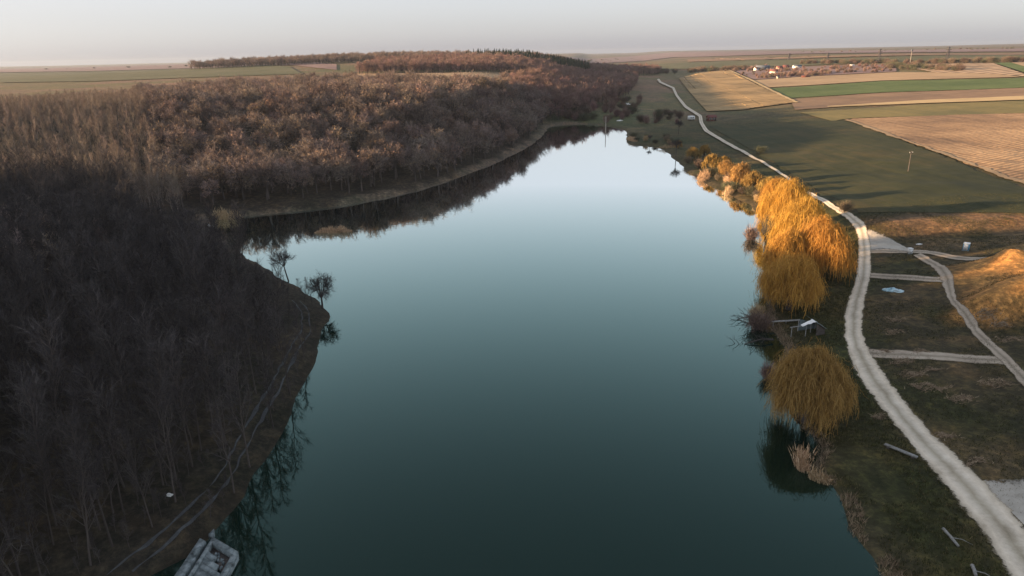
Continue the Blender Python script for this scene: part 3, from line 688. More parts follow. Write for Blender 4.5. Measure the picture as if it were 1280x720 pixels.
def tree_willow(seed, H=9.0, R=4.5, n=3600, tm='willow', wd=0.036, lo=0.35, nlobe=46, drop=1.0):
    """many small fountain-shaped tufts of drooping twigs over arching limbs"""
    rs = np.random.default_rng(seed); T = MB(); C_ = MB()
    T.tube([(0, 0, -0.4), (0.1, 0.05, H * 0.14), (0, 0.1, H * 0.28)], [0.5, 0.38, 0.36], 8)
    lobes = []
    ph = rs.uniform(0, 6.28, 3)
    for i in range(nlobe):
        az = i * 2.39996 + rs.uniform(-.35, .35); f = ((i + .5) / nlobe) ** 0.52
        rim = 1 + 0.16 * math.sin(2 * az + ph[0]) + 0.12 * math.sin(3 * az + ph[1])
        rr = R * 0.84 * f * rs.uniform(0.82, 1.08) * rim
        zz = H * (0.95 - 0.52 * f ** 1.9) * rs.uniform(0.84, 1.05)
        e = np.array([math.cos(az) * rr, math.sin(az) * rr, zz])
        if i % 2 == 0: T.tube([(0, 0.1, H * 0.24), e * np.array([0.4, 0.4, 0.62]) + np.array([0, 0, H * 0.08]), e * np.array([0.8, 0.8, 0.92]), e], [0.15, 0.1, 0.05, 0.02], 5)
        lobes.append((e, R * rs.uniform(0.16, 0.32), f))
    k = 5; li = rs.integers(0, len(lobes), n)
    E = np.array([l[0] for l in lobes])[li]; LR = np.array([l[1] for l in lobes])[li]; FF = np.array([l[2] for l in lobes])[li]
    a_ = rs.uniform(0, 2 * math.pi, n); dx = np.stack([np.cos(a_), np.sin(a_)], 1)
    outw = E[:, :2] / (np.linalg.norm(E[:, :2], axis=1)[:, None] + 1e-6)
    dx = dx + outw * 0.35 * rs.random((n, 1)); reach = LR * rs.uniform(0.1, 1.15, n)
    rise = LR * rs.uniform(0.15, 0.7, n); fall = rs.gamma(2.0, 0.046 * H, n) * drop * (0.5 + 0.9 * FF) + 0.25
    fall = np.minimum(fall, np.maximum(E[:, 2] - lo - rs.random(n) * 1.6, 0.3))
    S = np.zeros((n, k, 3)); st = E + rs.normal(size=(n, 3)) * LR[:, None] * 0.4
    for j in range(k):
        t = j / (k - 1)
        S[:, j, :2] = st[:, :2] + dx * (reach * (1 - (1 - t) ** 1.7))[:, None] + rs.normal(size=(n, 2)) * 0.13 * t
        S[:, j, 2] = st[:, 2] + rise * math.sin(min(t * 1.5, 1) * math.pi) - fall * t ** 1.6 + rs.normal(size=n) * 0.05
    C_.ribbons(S, rs.uniform(wd * 0.6, wd * 1.3, n))
    q = n; P = S[rs.integers(0, n, q), rs.integers(0, 4, q)]; d = rs.normal(size=P.shape) * 0.34; d[:, 2] -= 0.05
    C_.blades(P, P + d, wd * 1.1)
    return (T.me('trunk', True), MT['bark']), (C_.me('crown'), MT[tm])

def shrub(seed, H=2.5, R=1.8, n=1400, tm='shrub', wd=0.05, up=0.8):
    rs = np.random.default_rng(seed); T = MB(); C_ = MB()
    ends = []
    for i in range(11):
        az = i * 2.4; rr = R * rs.uniform(0.1, 0.6)
        e = np.array([math.cos(az) * rr, math.sin(az) * rr, H * rs.uniform(0.45, 0.8)])
        T.tube([(rs.normal() * .1, rs.normal() * .1, -0.15), e * np.array([.5, .5, .5]), e], [0.05, 0.035, 0.012], 4); ends.append(e)
    ends = np.array(ends); ix = rs.integers(0, len(ends), n)
    P = ends[ix] * rs.uniform(0.35, 1.0, (n, 1)) + rs.normal(size=(n, 3)) * np.array([R * .22, R * .22, H * .12])
    P[:, 2] = np.clip(P[:, 2], 0.05, None)
    d = rs.normal(size=(n, 3)) * 0.5; d[:, 2] += up; d[:, :2] += P[:, :2] / (R + .1) * 0.6
    d /= np.linalg.norm(d, axis=1)[:, None]
    C_.blades(P, P + d * (H * rs.uniform(0.15, 0.38, (n, 1))), wd)
    return (T.me('stem', True), MT['bark']), (C_.me('crown'), MT[tm])

def conifer(seed, H=12.0):
    rs = np.random.default_rng(seed); T = MB(); C_ = MB()
    T.tube([(0, 0, -0.3), (0, 0, H * .5), (0, 0, H)], [0.2, 0.12, 0.02], 5)
    P, Q, W = [], [], []
    for i in range(420):
        t = rs.random() ** 0.8; z = H * (0.2 + 0.8 * t); r_ = 2.4 * (1 - t) + 0.25; az = rs.uniform(0, 6.28)
        a_ = np.array([0, 0, z]); b_ = np.array([math.cos(az) * r_, math.sin(az) * r_, z - 0.3 * r_ + 0.25]) * rs.uniform(0.8, 1.05)
        P.append(a_ + (b_ - a_) * 0.15); Q.append(b_); W.append(0.55)
    C_.blades(P, Q, W)
    return (T.me('trunk', True), MT['bark']), (C_.me('crown'), MT['needle'])

def plant(name, proto, label, cat, x, y, s=1.0, rz=None, group=None, z=None, sz=None, names=('trunk', 'crown'), tilt=None):
    e = thing(name, label, cat, (x, y, float(zt(x, y)) if z is None else z), rnd.uniform(0, 6.28) if rz is None else rz, group, (s, s, s if sz is None else sz))
    if tilt: e.rotation_euler = (tilt[0], tilt[1], e.rotation_euler[2])
    for (me, mts), nm in zip(proto, names): obj(nm, me, mts, e)
    return e

def scatter(name, label, pts, scl, rots, idx, protos):
    """uncountable growth: one object that repeats whole trees over its points"""
    me = bpy.data.meshes.new(name); pts = np.asarray(pts, np.float32)
    me.vertices.add(len(pts)); me.vertices.foreach_set('co', pts.ravel())
    for nm, tp, val in (('scl', 'FLOAT', scl), ('rotz', 'FLOAT', rots), ('idx', 'INT', idx)):
        q = me.attributes.new(nm, tp, 'POINT'); q.data.foreach_set('value', np.asarray(val, np.float32 if tp == 'FLOAT' else np.int32))
    o = bpy.data.objects.new(name, me); COL.objects.link(o); tag(o, label, kind='stuff')
    g = bpy.data.node_groups.new(name, 'GeometryNodeTree')
    g.interface.new_socket('Geometry', in_out='INPUT', socket_type='NodeSocketGeometry'); g.interface.new_socket('Geometry', in_out='OUTPUT', socket_type='NodeSocketGeometry')
    N = g.nodes; gi = N.new('NodeGroupInput'); go = N.new('NodeGroupOutput')
    jall = N.new('GeometryNodeJoinGeometry')
    for pr in reversed(protos):
        j = N.new('GeometryNodeJoinGeometry')
        for ob in pr:
            oi = N.new('GeometryNodeObjectInfo'); oi.inputs['Object'].default_value = ob; oi.transform_space = 'ORIGINAL'
            g.links.new(oi.outputs['Geometry'], j.inputs[0])
        ti = N.new('GeometryNodeGeometryToInstance'); g.links.new(j.outputs[0], ti.inputs[0]); g.links.new(ti.outputs[0], jall.inputs[0])
    ip = N.new('GeometryNodeInstanceOnPoints'); ip.inputs['Pick Instance'].default_value = True
    def attr(nm, tp):
        a_ = N.new('GeometryNodeInputNamedAttribute'); a_.data_type = tp; a_.inputs['Name'].default_value = nm; return a_.outputs['Attribute']
    cx = N.new('ShaderNodeCombineXYZ'); g.links.new(attr('rotz', 'FLOAT'), cx.inputs[2])
    g.links.new(gi.outputs[0], ip.inputs['Points']); g.links.new(jall.outputs[0], ip.inputs['Instance'])
    g.links.new(attr('idx', 'INT'), ip.inputs['Instance Index']); g.links.new(cx.outputs[0], ip.inputs['Rotation']); g.links.new(attr('scl', 'FLOAT'), ip.inputs['Scale'])
    g.links.new(ip.outputs[0], go.inputs[0])
    md = o.modifiers.new('scatter', 'NODES'); md.node_group = g
    return o

def jgrid(x0, x1, y0, y1, step, seed=0):
    rs = np.random.default_rng(seed)
    X, Y = np.meshgrid(np.arange(x0, x1, step), np.arange(y0, y1, step), indexing='ij')
    X = X.ravel() + rs.uniform(-.48, .48, X.size) * step; Y = Y.ravel() + rs.uniform(-.48, .48, Y.size) * step
    return X, Y

def lake_sd(x, y):
    d_ = polydist(x, y, LAKE); return np.where(inpoly(x, y, LAKE), -d_, d_)

def project(x, y, z):
    P = np.stack([x, y, np.asarray(z) - CAM_H], -1); dp = P @ _f
    return 640 + FPX * (P @ _r) / dp, 360 - FPX * (P @ _u) / dp, dp

def spot_(px_, py_): q = at(px_, py_); return float(q[0]), float(q[1])
# ------------------------------------------------------------------ the near wood on the left
SL = [tree_slender(100 + i, H=h, spread=s, nl=nl) for i, (h, s, nl) in enumerate([(11, 1.0, 24), (12.5, 1.1, 26), (9.5, 0.9, 20), (10.5, 1.25, 24), (7.5, 0.8, 18)])]
NEARPOLY = [tuple(p) for p in PATH[::-1]] + [(PATH[0][0] - 20, 20), (-75, -10), (-330, -10), (-330, 190), (-105, 186), (-88, 160), (-76, 138)] 
X, Y = jgrid(-330, -20, -10, 195, 2.55, 1)
k = inpoly(X, Y, NEARPOLY) & (lake_sd(X, Y) > 2.5) & (polydist(X, Y, PATH, False) > 1.3)
_tip = spot_(403, 386); _tip2 = spot_(361, 352)
k &= (vnoise(X, Y, 9, 77) > 0.15) & (np.hypot(X - _tip[0], Y - _tip[1]) > 13) & (np.hypot(X - _tip2[0], Y - _tip2[1]) > 6)
X, Y = X[k], Y[k]; Z = zt(X, Y)
px, py, dp = project(X, Y, Z + 6)
vis = (px > 5) & (px < 1280) & (py > 150) & (py < 715)
order = np.argsort(np.where(vis, dp, 1e9))
GRP = 'slender bare trees of the near wood'
big = order[:300]; rest = order[300:]
first = None
for i in big:
    e = plant('bare_tree', SL[rnd.randrange(5)], 'slender bare grey tree in the dark wood above the lane', 'tree', X[i], Y[i], rnd.uniform(0.75, 1.2), group=GRP)
def parts_of(proto):  # objects already in the scene that carry these meshes
    res = []
    for me, _ in proto:
        res.append(next(o for o in COL.objects if o.data == me))
    return res
SLP = [parts_of(p) for p in SL]
# undergrowth between the trunks
Xu, Yu = jgrid(-200, -25, 15, 130, 1.7, 4)
ku = (Xu < np.interp(Yu, PATH[:, 1], PATH[:, 0]) + 12) & (Yu < 125) & (lake_sd(Xu, Yu) > 1.0) & (polydist(Xu, Yu, PATH, False) > 1.0) & (vnoise(Xu, Yu, 7, 41) > 0.3)
Xu, Yu = Xu[ku], Yu[ku]
P = np.concatenate([np.stack([X[rest], Y[rest], Z[rest] - 0.05], 1), np.stack([Xu, Yu, zt(Xu, Yu) - 0.05], 1)])
n1, n2 = len(rest), len(Xu)
scatter('woodland', 'bare slender trees and undergrowth filling the near hillside', P, np.r_[RNG.uniform(0.75, 1.25, n1), RNG.uniform(0.1, 0.3, n2)], RNG.uniform(0, 6.28, n1 + n2), RNG.integers(0, 5, n1 + n2), SLP)

# ------------------------------------------------------------------ the valley behind the bay and the long wood beyond
OK = [tree_broad(200 + i, H=h, R=r_, leaves=lv) for i, (h, r_, lv) in enumerate([(11.5, 4.4, 3), (12.5, 4.8, 1), (10.5, 4.0, 5), (12, 4.2, 0), (9, 3.6, 2)])]
FARPOLY = [(-520, 205), (-300, 200), (-125, 192)] + [tuple(flat(*p)) for p in [(285, 268), (300, 266), (400, 256), (480, 243), (560, 223), (625, 198), (668, 176), (684, 156)]] + [(24, 445), (-10, 455), (-100, 480), (-190, 470), (-260, 380), (-520, 330)]
X, Y = jgrid(-520, 60, 180, 500, 5.0, 2)
sdv = lake_sd(X, Y)
k = inpoly(X, Y, FARPOLY) & (sdv > 3.5)
X, Y = X[k], Y[k]; Z = zt(X, Y); sdv = sdv[k]
px, py, dp = project(X, Y, Z + 8)
# slender saplings on the valley floor, broad crowns on the slope
sap = (sm(-0.42, -0.62, X / Y) + 0.9 * sm(30, 8, sdv) * sm(-82, -100, X) + 0.6 * (vnoise(X, Y, 40, 9) - 0.5)) > 0.5
oak = ~sap
vis = (px > 0) & (px < 720) & oak
order = np.argsort(np.where(vis, dp + 0.8 * np.maximum(sdv - 25, 0), 1e9))
for i in order[:300]:
    plant('broad_tree', OK[rnd.randrange(5)], 'broad brown leafless tree of the long wood across the water', 'tree', X[i], Y[i], rnd.uniform(0.7, 1.2), group='broad trees of the long lakeside wood')
OKP = [parts_of(p) for p in OK]
rest = np.array([i for i in order[300:] if oak[i]])
scatter('far_woodland', 'brown leafless wood covering the hill across the water', np.stack([X[rest], Y[rest], Z[rest] - 0.1], 1), RNG.uniform(0.65, 1.25, len(rest)) * (0.7 + 0.3 * sm(-330, -100, X[rest])), RNG.uniform(0, 6.28, len(rest)), RNG.integers(0, 5, len(rest)), OKP)
SPL = [tree_slender(150 + i, H=h, spread=sp_, nl=20, tw=9, r0=0.07, tm='saptwig', bm='bark_pale') for i, (h, sp_) in enumerate([(8.5, 0.75), (9.5, 0.85), (7.0, 0.7)])]
# saplings: dense, upright
X2, Y2 = jgrid(-520, 0, 175, 400, 2.7, 6)
sd2 = lake_sd(X2, Y2)
sp2 = (sm(-0.42, -0.62, X2 / Y2) + 0.9 * sm(30, 8, sd2) * sm(-82, -100, X2) + 0.6 * (vnoise(X2, Y2, 40, 9) - 0.5)) > 0.45
FLAT = [(-330, 165), (-100, 165), (-84, 176), (-92, 190), (-130, 196), (-520, 205)]
k = ((inpoly(X2, Y2, FARPOLY) & sp2) | inpoly(X2, Y2, FLAT)) & (sd2 > 4)
X2, Y2 = X2[k], Y2[k]
px, py, dp = project(X2, Y2, zt(X2, Y2) + 4)
order = np.argsort(np.where((px > 10) & (px < 400), dp, 1e9))
for i in order[:120]:
    plant('sapling', SPL[rnd.randrange(3)], 'pale upright sapling in the sunlit thicket at the head of the bay', 'tree', X2[i], Y2[i], rnd.uniform(0.75, 1.15), group='pale saplings at the head of the bay')
SPP = [parts_of(p) for p in SPL]
X2, Y2 = X2[order[120:]], Y2[order[120:]]
scatter('sapling_thicket', 'pale upright saplings crowding the valley behind the bay', np.stack([X2, Y2, zt(X2, Y2) - 0.05], 1), RNG.uniform(0.75, 1.2, len(X2)) * (0.8 + 0.2 * sm(-300, -110, X2)), RNG.uniform(0, 6.28, len(X2)), RNG.integers(0, 3, len(X2)), SPP)
# a few big dark trees stand up out of the near hilltop
for (px_, py_, s_) in [(8, 330, 1.0), (38, 318, 1.05), (62, 338, 0.9), (95, 330, 0.95), (125, 345, 0.85), (20, 372, 1.0), (78, 380, 0.9), (150, 362, 0.7)]:
    q = at(px_, py_); plant('broad_tree', OK[3] if s_ > 0.9 else OK[1], 'large dark broad tree rising out of the near hilltop wood', 'tree', float(q[0]), float(q[1]), s_, group='large dark trees on the near hilltop')

# pinkish woods beyond the head of the lake
PK = [tree_broad(300 + i, H=h, R=r_, leaves=0, tm='pinktwig', nl=10, sub=7, tw=7, wd=0.15, fork=0.16) for i, (h, r_) in enumerate([(12, 3.8), (13, 3.6), (11, 4.0)])]
pinkpoly = [tuple(at(*p)[:2]) for p in [(690, 152), (715, 147), (745, 135), (770, 126), (786, 118)]] + [(150, 820), (95, 860), (40, 760), (20, 640), (-5, 520), (0, 465)]
X, Y = jgrid(-30, 190, 400, 900, 6.0, 8)
k = inpoly(X, Y, pinkpoly); X, Y = X[k], Y[k]
for i in np.argsort(Y)[:60]:
    plant('pinkish_tree', PK[rnd.randrange(3)], 'pinkish bare tree of the wood beyond the head of the lake', 'tree', X[i], Y[i], rnd.uniform(0.8, 1.15), group='pinkish trees beyond the lake head')
PKP = [parts_of(p) for p in PK]
i_ = np.argsort(Y)[60:]
pts = [np.stack([X[i_], Y[i_], zt(X[i_], Y[i_]) - .1], 1)]
# far belts of wood
def belt(A, step, seed):
    P = [tuple(at(*p)[:2]) for p in A]
    xs_ = [p[0] for p in P]; ys_ = [p[1] for p in P]
    x_, y_ = jgrid(min(xs_), max(xs_), min(ys_), max(ys_), step, seed); k = inpoly(x_, y_, P)
    return np.stack([x_[k], y_[k], zt(x_[k], y_[k]) - .1], 1)
B1 = [(-190, 640), (-60, 655), (60, 690), (75, 800), (60, 960), (-60, 1000), (-330, 1000), (-300, 760)]
def beltw(P, step, seed):
    xs_ = [p[0] for p in P]; ys_ = [p[1] for p in P]
    x_, y_ = jgrid(min(xs_), max(xs_), min(ys_), max(ys_), step, seed); k = inpoly(x_, y_, P)
    return np.stack([x_[k], y_[k], zt(x_[k], y_[k]) - .1], 1)
pts.append(beltw([(-135, 640), (-20, 650), (50, 690), (75, 760), (60, 900), (-60, 930), (-150, 850)], 7.0, 12))
pts.append(beltw([(120, 930), (200, 960), (235, 1080), (180, 1160), (100, 1100)], 7.5, 13))
P = np.concatenate(pts)
scatter('distant_wood', 'far pinkish brown woods along the valley and plateau', P, RNG.uniform(0.8, 1.15, len(P)), RNG.uniform(0, 6.28, len(P)), RNG.integers(0, 3, len(P)), PKP)
P = beltw([(-420, 950), (-330, 930), (-140, 930), (-60, 960), (60, 930), (120, 1250), (-300, 1300), (-480, 1150)], 9.0, 14)
scatter('plateau_wood', 'dark brown wood along the plateau skyline', P, RNG.uniform(0.85, 1.25, len(P)), RNG.uniform(0, 6.28, len(P)), RNG.integers(0, 5, len(P)), OKP)
CN = [conifer(400 + i, H=h) for i, h in enumerate((12, 14))]
cp = beltw([(0, 945), (75, 900), (105, 915), (115, 1010), (20, 1040), (-60, 1030)], 6.0, 15)
for i_, q in enumerate(cp[:2]): plant('conifer', CN[i_], 'dark green conifer at the corner of the plateau plantation', 'tree', q[0], q[1], 1.0, group='plantation conifers')
if len(cp) > 2:
    CNP = [parts_of(CN[0]), parts_of(CN[1])]
    scatter('conifer_plantation', 'dark conifer plantation at the end of the plateau wood', cp[2:], RNG.uniform(0.85, 1.15, len(cp) - 2), RNG.uniform(0, 6.28, len(cp) - 2), RNG.integers(0, 2, len(cp) - 2), CNP)

# ------------------------------------------------------------------ willows on the right bank
WL = [tree_willow(500, 10.5, 5.4, 11000), tree_willow(501, 9.5, 5.2, 10000), tree_willow(502, 8.0, 4.4, 8000)]
WD = [tree_willow(510, 8.0, 4.0, 2600, 'willow_dull', 0.085, nlobe=26), tree_willow(511, 6.0, 3.2, 1800, 'willow_dull', 0.085, nlobe=18)]
WN = tree_willow(520, 9.2, 5.0, 11000, 'willow_shaded')
def spot(px_, py_): q = at(px_, py_); return float(q[0]), float(q[1])
for (px_, py_, pr, s, lb) in [
        (982, 290, WL[0], 1.1, 'golden weeping willow at the far end of the bright lakeside row'),
        (998, 322, WL[1], 1.2, 'golden weeping willow in the middle of the bright lakeside row'),
        (1018, 350, WL[0], 1.05, 'golden weeping willow of the bright row, closest to the road bend'),
        (985, 352, WL[1], 0.95, 'golden weeping willow on the water side of the bright row'),
        (985, 388, WL[2], 1.12, 'golden willow at the near end of the bright row, beside bare dead limbs'),
        (970, 262, WL[2], 1.0, 'smaller golden willow tucked behind the bright lakeside row'),
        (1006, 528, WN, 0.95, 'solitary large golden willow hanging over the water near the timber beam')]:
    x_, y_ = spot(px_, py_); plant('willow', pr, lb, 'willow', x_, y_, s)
for (px_, py_, pr, s, lb) in [
        (925, 232, WD[0], 0.85, 'brownish willow beside the road, first behind the golden row'),
        (890, 214, WD[1], 1.0, 'ochre willow on the reedy bank between two others'),
        (866, 200, WD[1], 0.8, 'small ochre willow farthest along the reedy bank'),
        (957, 246, WD[1], 0.9, 'dull brown willow touching the far end of the golden row'),
        (940, 240, WD[1], 1.0, 'ochre willow between the brownish willow and the golden row'),
        (908, 222, WD[1], 0.95, 'rounded olive ochre willow on the bank before the brownish willow'),
        (880, 196, WD[1], 0.75, 'small olive willow behind the reeds near the road'),
        (848, 186, WD[1], 0.55, 'tiny ochre willow at the end of the reedy bank'),
        (905, 210, WD[1], 0.7, 'low ochre willow close behind the reedy bank willows')]:
    x_, y_ = spot(px_, py_); plant('willow', pr, lb, 'willow', x_, y_, s)

# ------------------------------------------------------------------ single trees and shrubs
HERO = tree_broad(600, H=7.5, R=3.4, leaves=0, tm='twig', nl=15, sub=9, tw=11, r0=0.17, fork=0.24, wd=0.045)
HERO2 = tree_broad(601, H=8.5, R=2.4, leaves=0, tm='twig', nl=10, sub=8, tw=10, r0=0.15, fork=0.42, wd=0.045)
x_, y_ = spot(403, 386); plant('bare_tree', HERO, 'round bare tree alone on the tip of the wooded point', 'tree', x_, y_, 0.95)
x_, y_ = spot(361, 352); plant('bare_tree', HERO2, 'thin leaning bare tree at the water edge behind the point', 'tree', x_, y_, 0.85, tilt=(0.0, 0.12))
for (px_, py_, s, lb) in [(372, 497, 1.0, 'bare tree on the steep lane bank, first below the point'), (352, 540, 0.9, 'bare tree on the lane bank opposite the bright wheel ruts'), (322, 588, 1.1, 'taller bare tree on the lane bank above the dark water'), (303, 622, 0.95, 'bare tree on the lane bank closest to the concrete landing'), (390, 452, 0.7, 'small bare tree clinging to the bank below the round tree')]:
    x_, y_ = spot(px_ - 10, py_ - 4); plant('bare_tree', SL[2] if s < 1 else SL[0], lb, 'tree', x_, y_, s)
SH = [shrub(700, 3.0, 2.2, 1500), shrub(701, 2.6, 2.6, 1500, 'shrub_green'), shrub(702, 3.4, 1.8, 1300, 'pinktwig', 0.06), shrub(703, 2.2, 1.6, 1200, 'reed', 0.05, 1.3)]
for (px_, py_, pr, s, lb) in [
        (948, 412, SH[0], 1.25, 'brown twiggy shrub at the waterline under the golden row'),
        (939, 300, SH[2], 1.2, 'pinkish bare shrub leaning over the water by the golden row'),
        (960, 475, SH[2], 0.8, 'pale pink shrub at the water edge beside the solitary willow'),
        (1056, 266, SH[0], 1.0, 'light brown shrub beside the road bend'),
        (951, 192, SH[1], 1.2, 'lone dark shrub at the edge of the green field'),
        (945, 395, SH[3], 1.1, 'reedy brown bush under the near end of the golden row')]:
    x_, y_ = spot(px_, py_); plant('shrub', pr, lb, 'shrub', x_, y_, s, names=('stem', 'crown'))
# dark bare trees on the reedy bank
for (px_, py_, s, lb) in [(845, 196, 0.95, 'dark bare tree on the reedy bank before the far willows'), (848, 168, 0.9, 'dark bare tree on the meadow between the caravan and the reeds'), (812, 179, 0.5, 'small bare tree on the reedy spit')]:
    x_, y_ = spot(px_, py_); plant('bare_tree', HERO2, lb, 'tree', x_, y_, s)
# birches with pale trunks
BR = tree_slender(640, 12, 0.9, 22, 10, 0.14, 'pinktwig', 'bark_pale')
for i in range(6):
    x_, y_ = spot(735 + 5.2 * i + rnd.uniform(-1.5, 1.5), 131 - i * 1.2); plant('birch', BR, 'pale trunked birch in the clump before the pinkish wood', 'tree', x_, y_, rnd.uniform(0.9, 1.15), group='birches before the pinkish wood')
for i in range(7):
    x_, y_ = spot(810 + 5 * i + rnd.uniform(-2, 2), 154 + rnd.uniform(-2, 2)); plant('birch', BR, 'small pale birch in the thin row on the marsh', 'tree', x_, y_, rnd.uniform(0.3, 0.42), group='small birches on the marsh')
# marsh shrubs
for i in range(90):
    px_ = rnd.uniform(690, 850); py_ = rnd.uniform(124, 156)
    if px_ > 800 and py_ < 140: px_ -= 60
    q = at(px_, py_)
    if q[2] < 0.3 or lake_sd(np.array([q[0]]), np.array([q[1]]))[0] < 2: continue
    k_ = rnd.randrange(3); plant('marsh_shrub', SH[k_], ('brown bare shrub', 'dull green shrub', 'reddish bare shrub')[k_] + ' scattered on the marsh beyond the lake', 'shrub', float(q[0]), float(q[1]), rnd.uniform(0.8, 2.0), group=('brown', 'green', 'reddish')[k_] + ' marsh shrubs', names=('stem', 'crown'))
for (px_, py_, s) in [(732, 144, 2.0), (757, 140, 2.0)]:
    q = at(px_, py_); plant('marsh_shrub', SH[0] if px_ < 740 else SH[2], ('tall orange brown bush' if px_ < 740 else 'tall reddish bush') + ' standing before the birches', 'shrub', float(q[0]), float(q[1]), s, names=('stem', 'crown'))

def scat_px(name, label, boxes, n, protos, s0, s1, seed):
    rs = random.Random(seed); P = []
    for (xa, ya, xb, yb, h) in boxes:
        for _ in range(n):
            t = rs.random(); q = at(xa + (xb - xa) * t, ya + (yb - ya) * t + rs.uniform(-h, h)); P.append(q - np.array([0, 0, .1]))
    n_ = len(P); scatter(name, label, np.array(P), RNG.uniform(s0, s1, n_), RNG.uniform(0, 6.28, n_), RNG.integers(0, len(protos), n_), protos)
SHP = [parts_of(p) for p in SH]
scat_px('orchard', 'rows of small bare fruit trees around the farm', [(925, 92, 1118, 86, 4), (945, 97, 1040, 92, 2), (905, 88, 960, 86, 2)], 130, [SHP[0], SHP[2]], 0.8, 1.5, 3)
scat_px('hedgerow', 'dark scrub hedge along the far field edge', [(1110, 84, 1200, 88, 2), (1130, 80, 1300, 77, .7), (1000, 80, 1120, 79, .7), (860, 90, 935, 87, 1.0)], 70, [SHP[0], SHP[1]], 1.2, 2.4, 5)
scat_px('field_scrub', 'distant scrub and thin tree lines on the plateau', [(0, 87, 420, 80, 2), (700, 78, 790, 75, 1.0), (1000, 66, 1300, 61, .5), (790, 90, 850, 92, 2)], 26, [SHP[0], SHP[1]], 1.5, 3.0, 9)

for i in range(40):
    t_ = rnd.random(); fx_ = np.interp(t_, [0, .25, .5, .75, 1], [788, 832, 858, 900, 944]); fy_ = np.interp(t_, [0, .25, .5, .75, 1], [176, 183, 208, 234, 254])
    q = at(fx_ + rnd.uniform(0, 16), fy_ - rnd.uniform(0, 9)); k_ = rnd.choice((0, 0, 1, 3))
    if q[2] < 0.15: continue
    plant('bank_shrub', SH[k_], ('brown twiggy bush', 'dull green bush', '', 'pale reedy bush')[k_] + ' in the fringe of the far right bank', 'shrub', float(q[0]), float(q[1]), rnd.uniform(0.5, 1.25), group=('brown', 'green', '', 'pale reedy')[k_] + ' bushes fringing the far right bank', names=('stem', 'crown'))

# fallen dead branches in the water
def dead_branch(seed, L_):
    rs = np.random.default_rng(seed); T = MB(); C_ = MB()
    st = np.array([[0, 0, 0.7], [-L_ * .3, .1, .9], [-L_ * .65, -.1, .55], [-L_, .15, -0.05]]); T.tube(st, [0.16, 0.12, 0.08, 0.02], 6, True)
    for i in range(12):
        k_ = rs.uniform(0.4, 2.9); j = int(k_); p = st[j] + (st[j + 1] - st[j]) * (k_ - j)
        d = np.array([-0.7, rs.uniform(-1, 1), rs.uniform(-0.2, 0.9)]); ln = rs.uniform(0.8, 1.9)
        q = p + d * ln * .6 + np.array([0, 0, .15]); e = p + d * ln
        C_.tube([p, q, e], [0.05, 0.03, 0.01], 4)
        for _ in range(4):
            a_ = q + (e - q) * rs.random(); d2 = d + rs.normal(size=3) * .6; C_.tube([a_, a_ + d2 * .4], [0.022, 0.006], 3)
    return (T.me('limb', True), MT['bark']), (C_.me('branches'), MT['bark'])
x_, y_ = spot(957, 402); plant('dead_tree', dead_branch(1, 4.6), 'dead bare limb reaching up over the water from the willow row', 'dead tree', x_, y_, 1.0, rz=-0.25, names=('limb', 'branches'))
x_, y_ = spot(966, 428); plant('dead_tree', dead_branch(2, 5.6), 'fallen dead limb lying low in the water below the willow row', 'dead tree', x_, y_, 1.0, rz=0.12, names=('limb', 'branches'))

# ------------------------------------------------------------------ reeds
def reed_mesh(seed, lx_, ly_, H, n):
    rs = np.random.default_rng(seed); B = MB()
    P = np.stack([rs.uniform(-lx_, lx_, n), rs.uniform(-ly_, ly_, n), np.full(n, -0.1)], 1)
    rr = (P[:, 0] / lx_) ** 2 + (P[:, 1] / ly_) ** 2; nz = vnoise(P[:, 0] + seed * 17, P[:, 1], 1.1, 61)
    k_ = rr + 0.9 * (nz - 0.5) < 0.85; P = P[k_]; rr = rr[k_]; nz = nz[k_]; n = len(P)
    d = rs.normal(size=(n, 3)) * 0.2; d[:, 2] = 1; h = (H * rs.uniform(0.35, 1.15, n) * np.clip(1.15 - 0.75 * rr, .2, 1) * (0.5 + nz))[:, None]
    B.blades(P, P + d * h, 0.06)
    B.blades(P + d * h * 0.75, P + d * h * 1.05 + rs.normal(size=(n, 3)) * .1, 0.1)
    return B.me('reed_clump')
def reeds(label, px_, py_, lx_, ly_, H, n, rz=0.0, seed=0):
    q = at(px_, py_); o = obj('reed_clump', reed_mesh(seed, lx_, ly_, H, n), MT['reed'], None, (q[0], q[1], max(q[2], 0))); o.rotation_euler = (0, 0, rz)
    return tag(o, label, 'reeds')
reeds('low island of pale reeds floating before the long wood', 417, 290.5, 4.6, 1.3, 1.3, 1500, 0.05, 1)
reeds('tuft of pale reeds at the tip of the grassy notch', 1001, 586, 0.8, 1.1, 1.9, 420, 0, 2)
reeds('shorter reeds along the grassy shore below the pale tuft', 1023, 602, 1.3, 0.6, 1.2, 380, -0.6, 3)
reeds('tall brown reeds on the spit at the head of the lake', 790, 175, 2.2, 8.0, 1.5, 1500, 0, 4)
reeds('band of brown reeds on the bank before the far willows', 880, 222, 2.2, 9.0, 1.8, 1600, -0.35, 5)
reeds('brown reeds along the muddy bank under the brownish willow', 912, 240, 1.6, 7.0, 1.5, 1200, -0.5, 6)
reeds('thin reeds fringing the shore beyond the spit', 835, 185, 5.0, 1.4, 1.2, 700, 0, 7)
reeds('pale reeds at the head of the bay beside the thicket', 282, 274, 5.0, 2.0, 2.2, 1300, 0, 8)

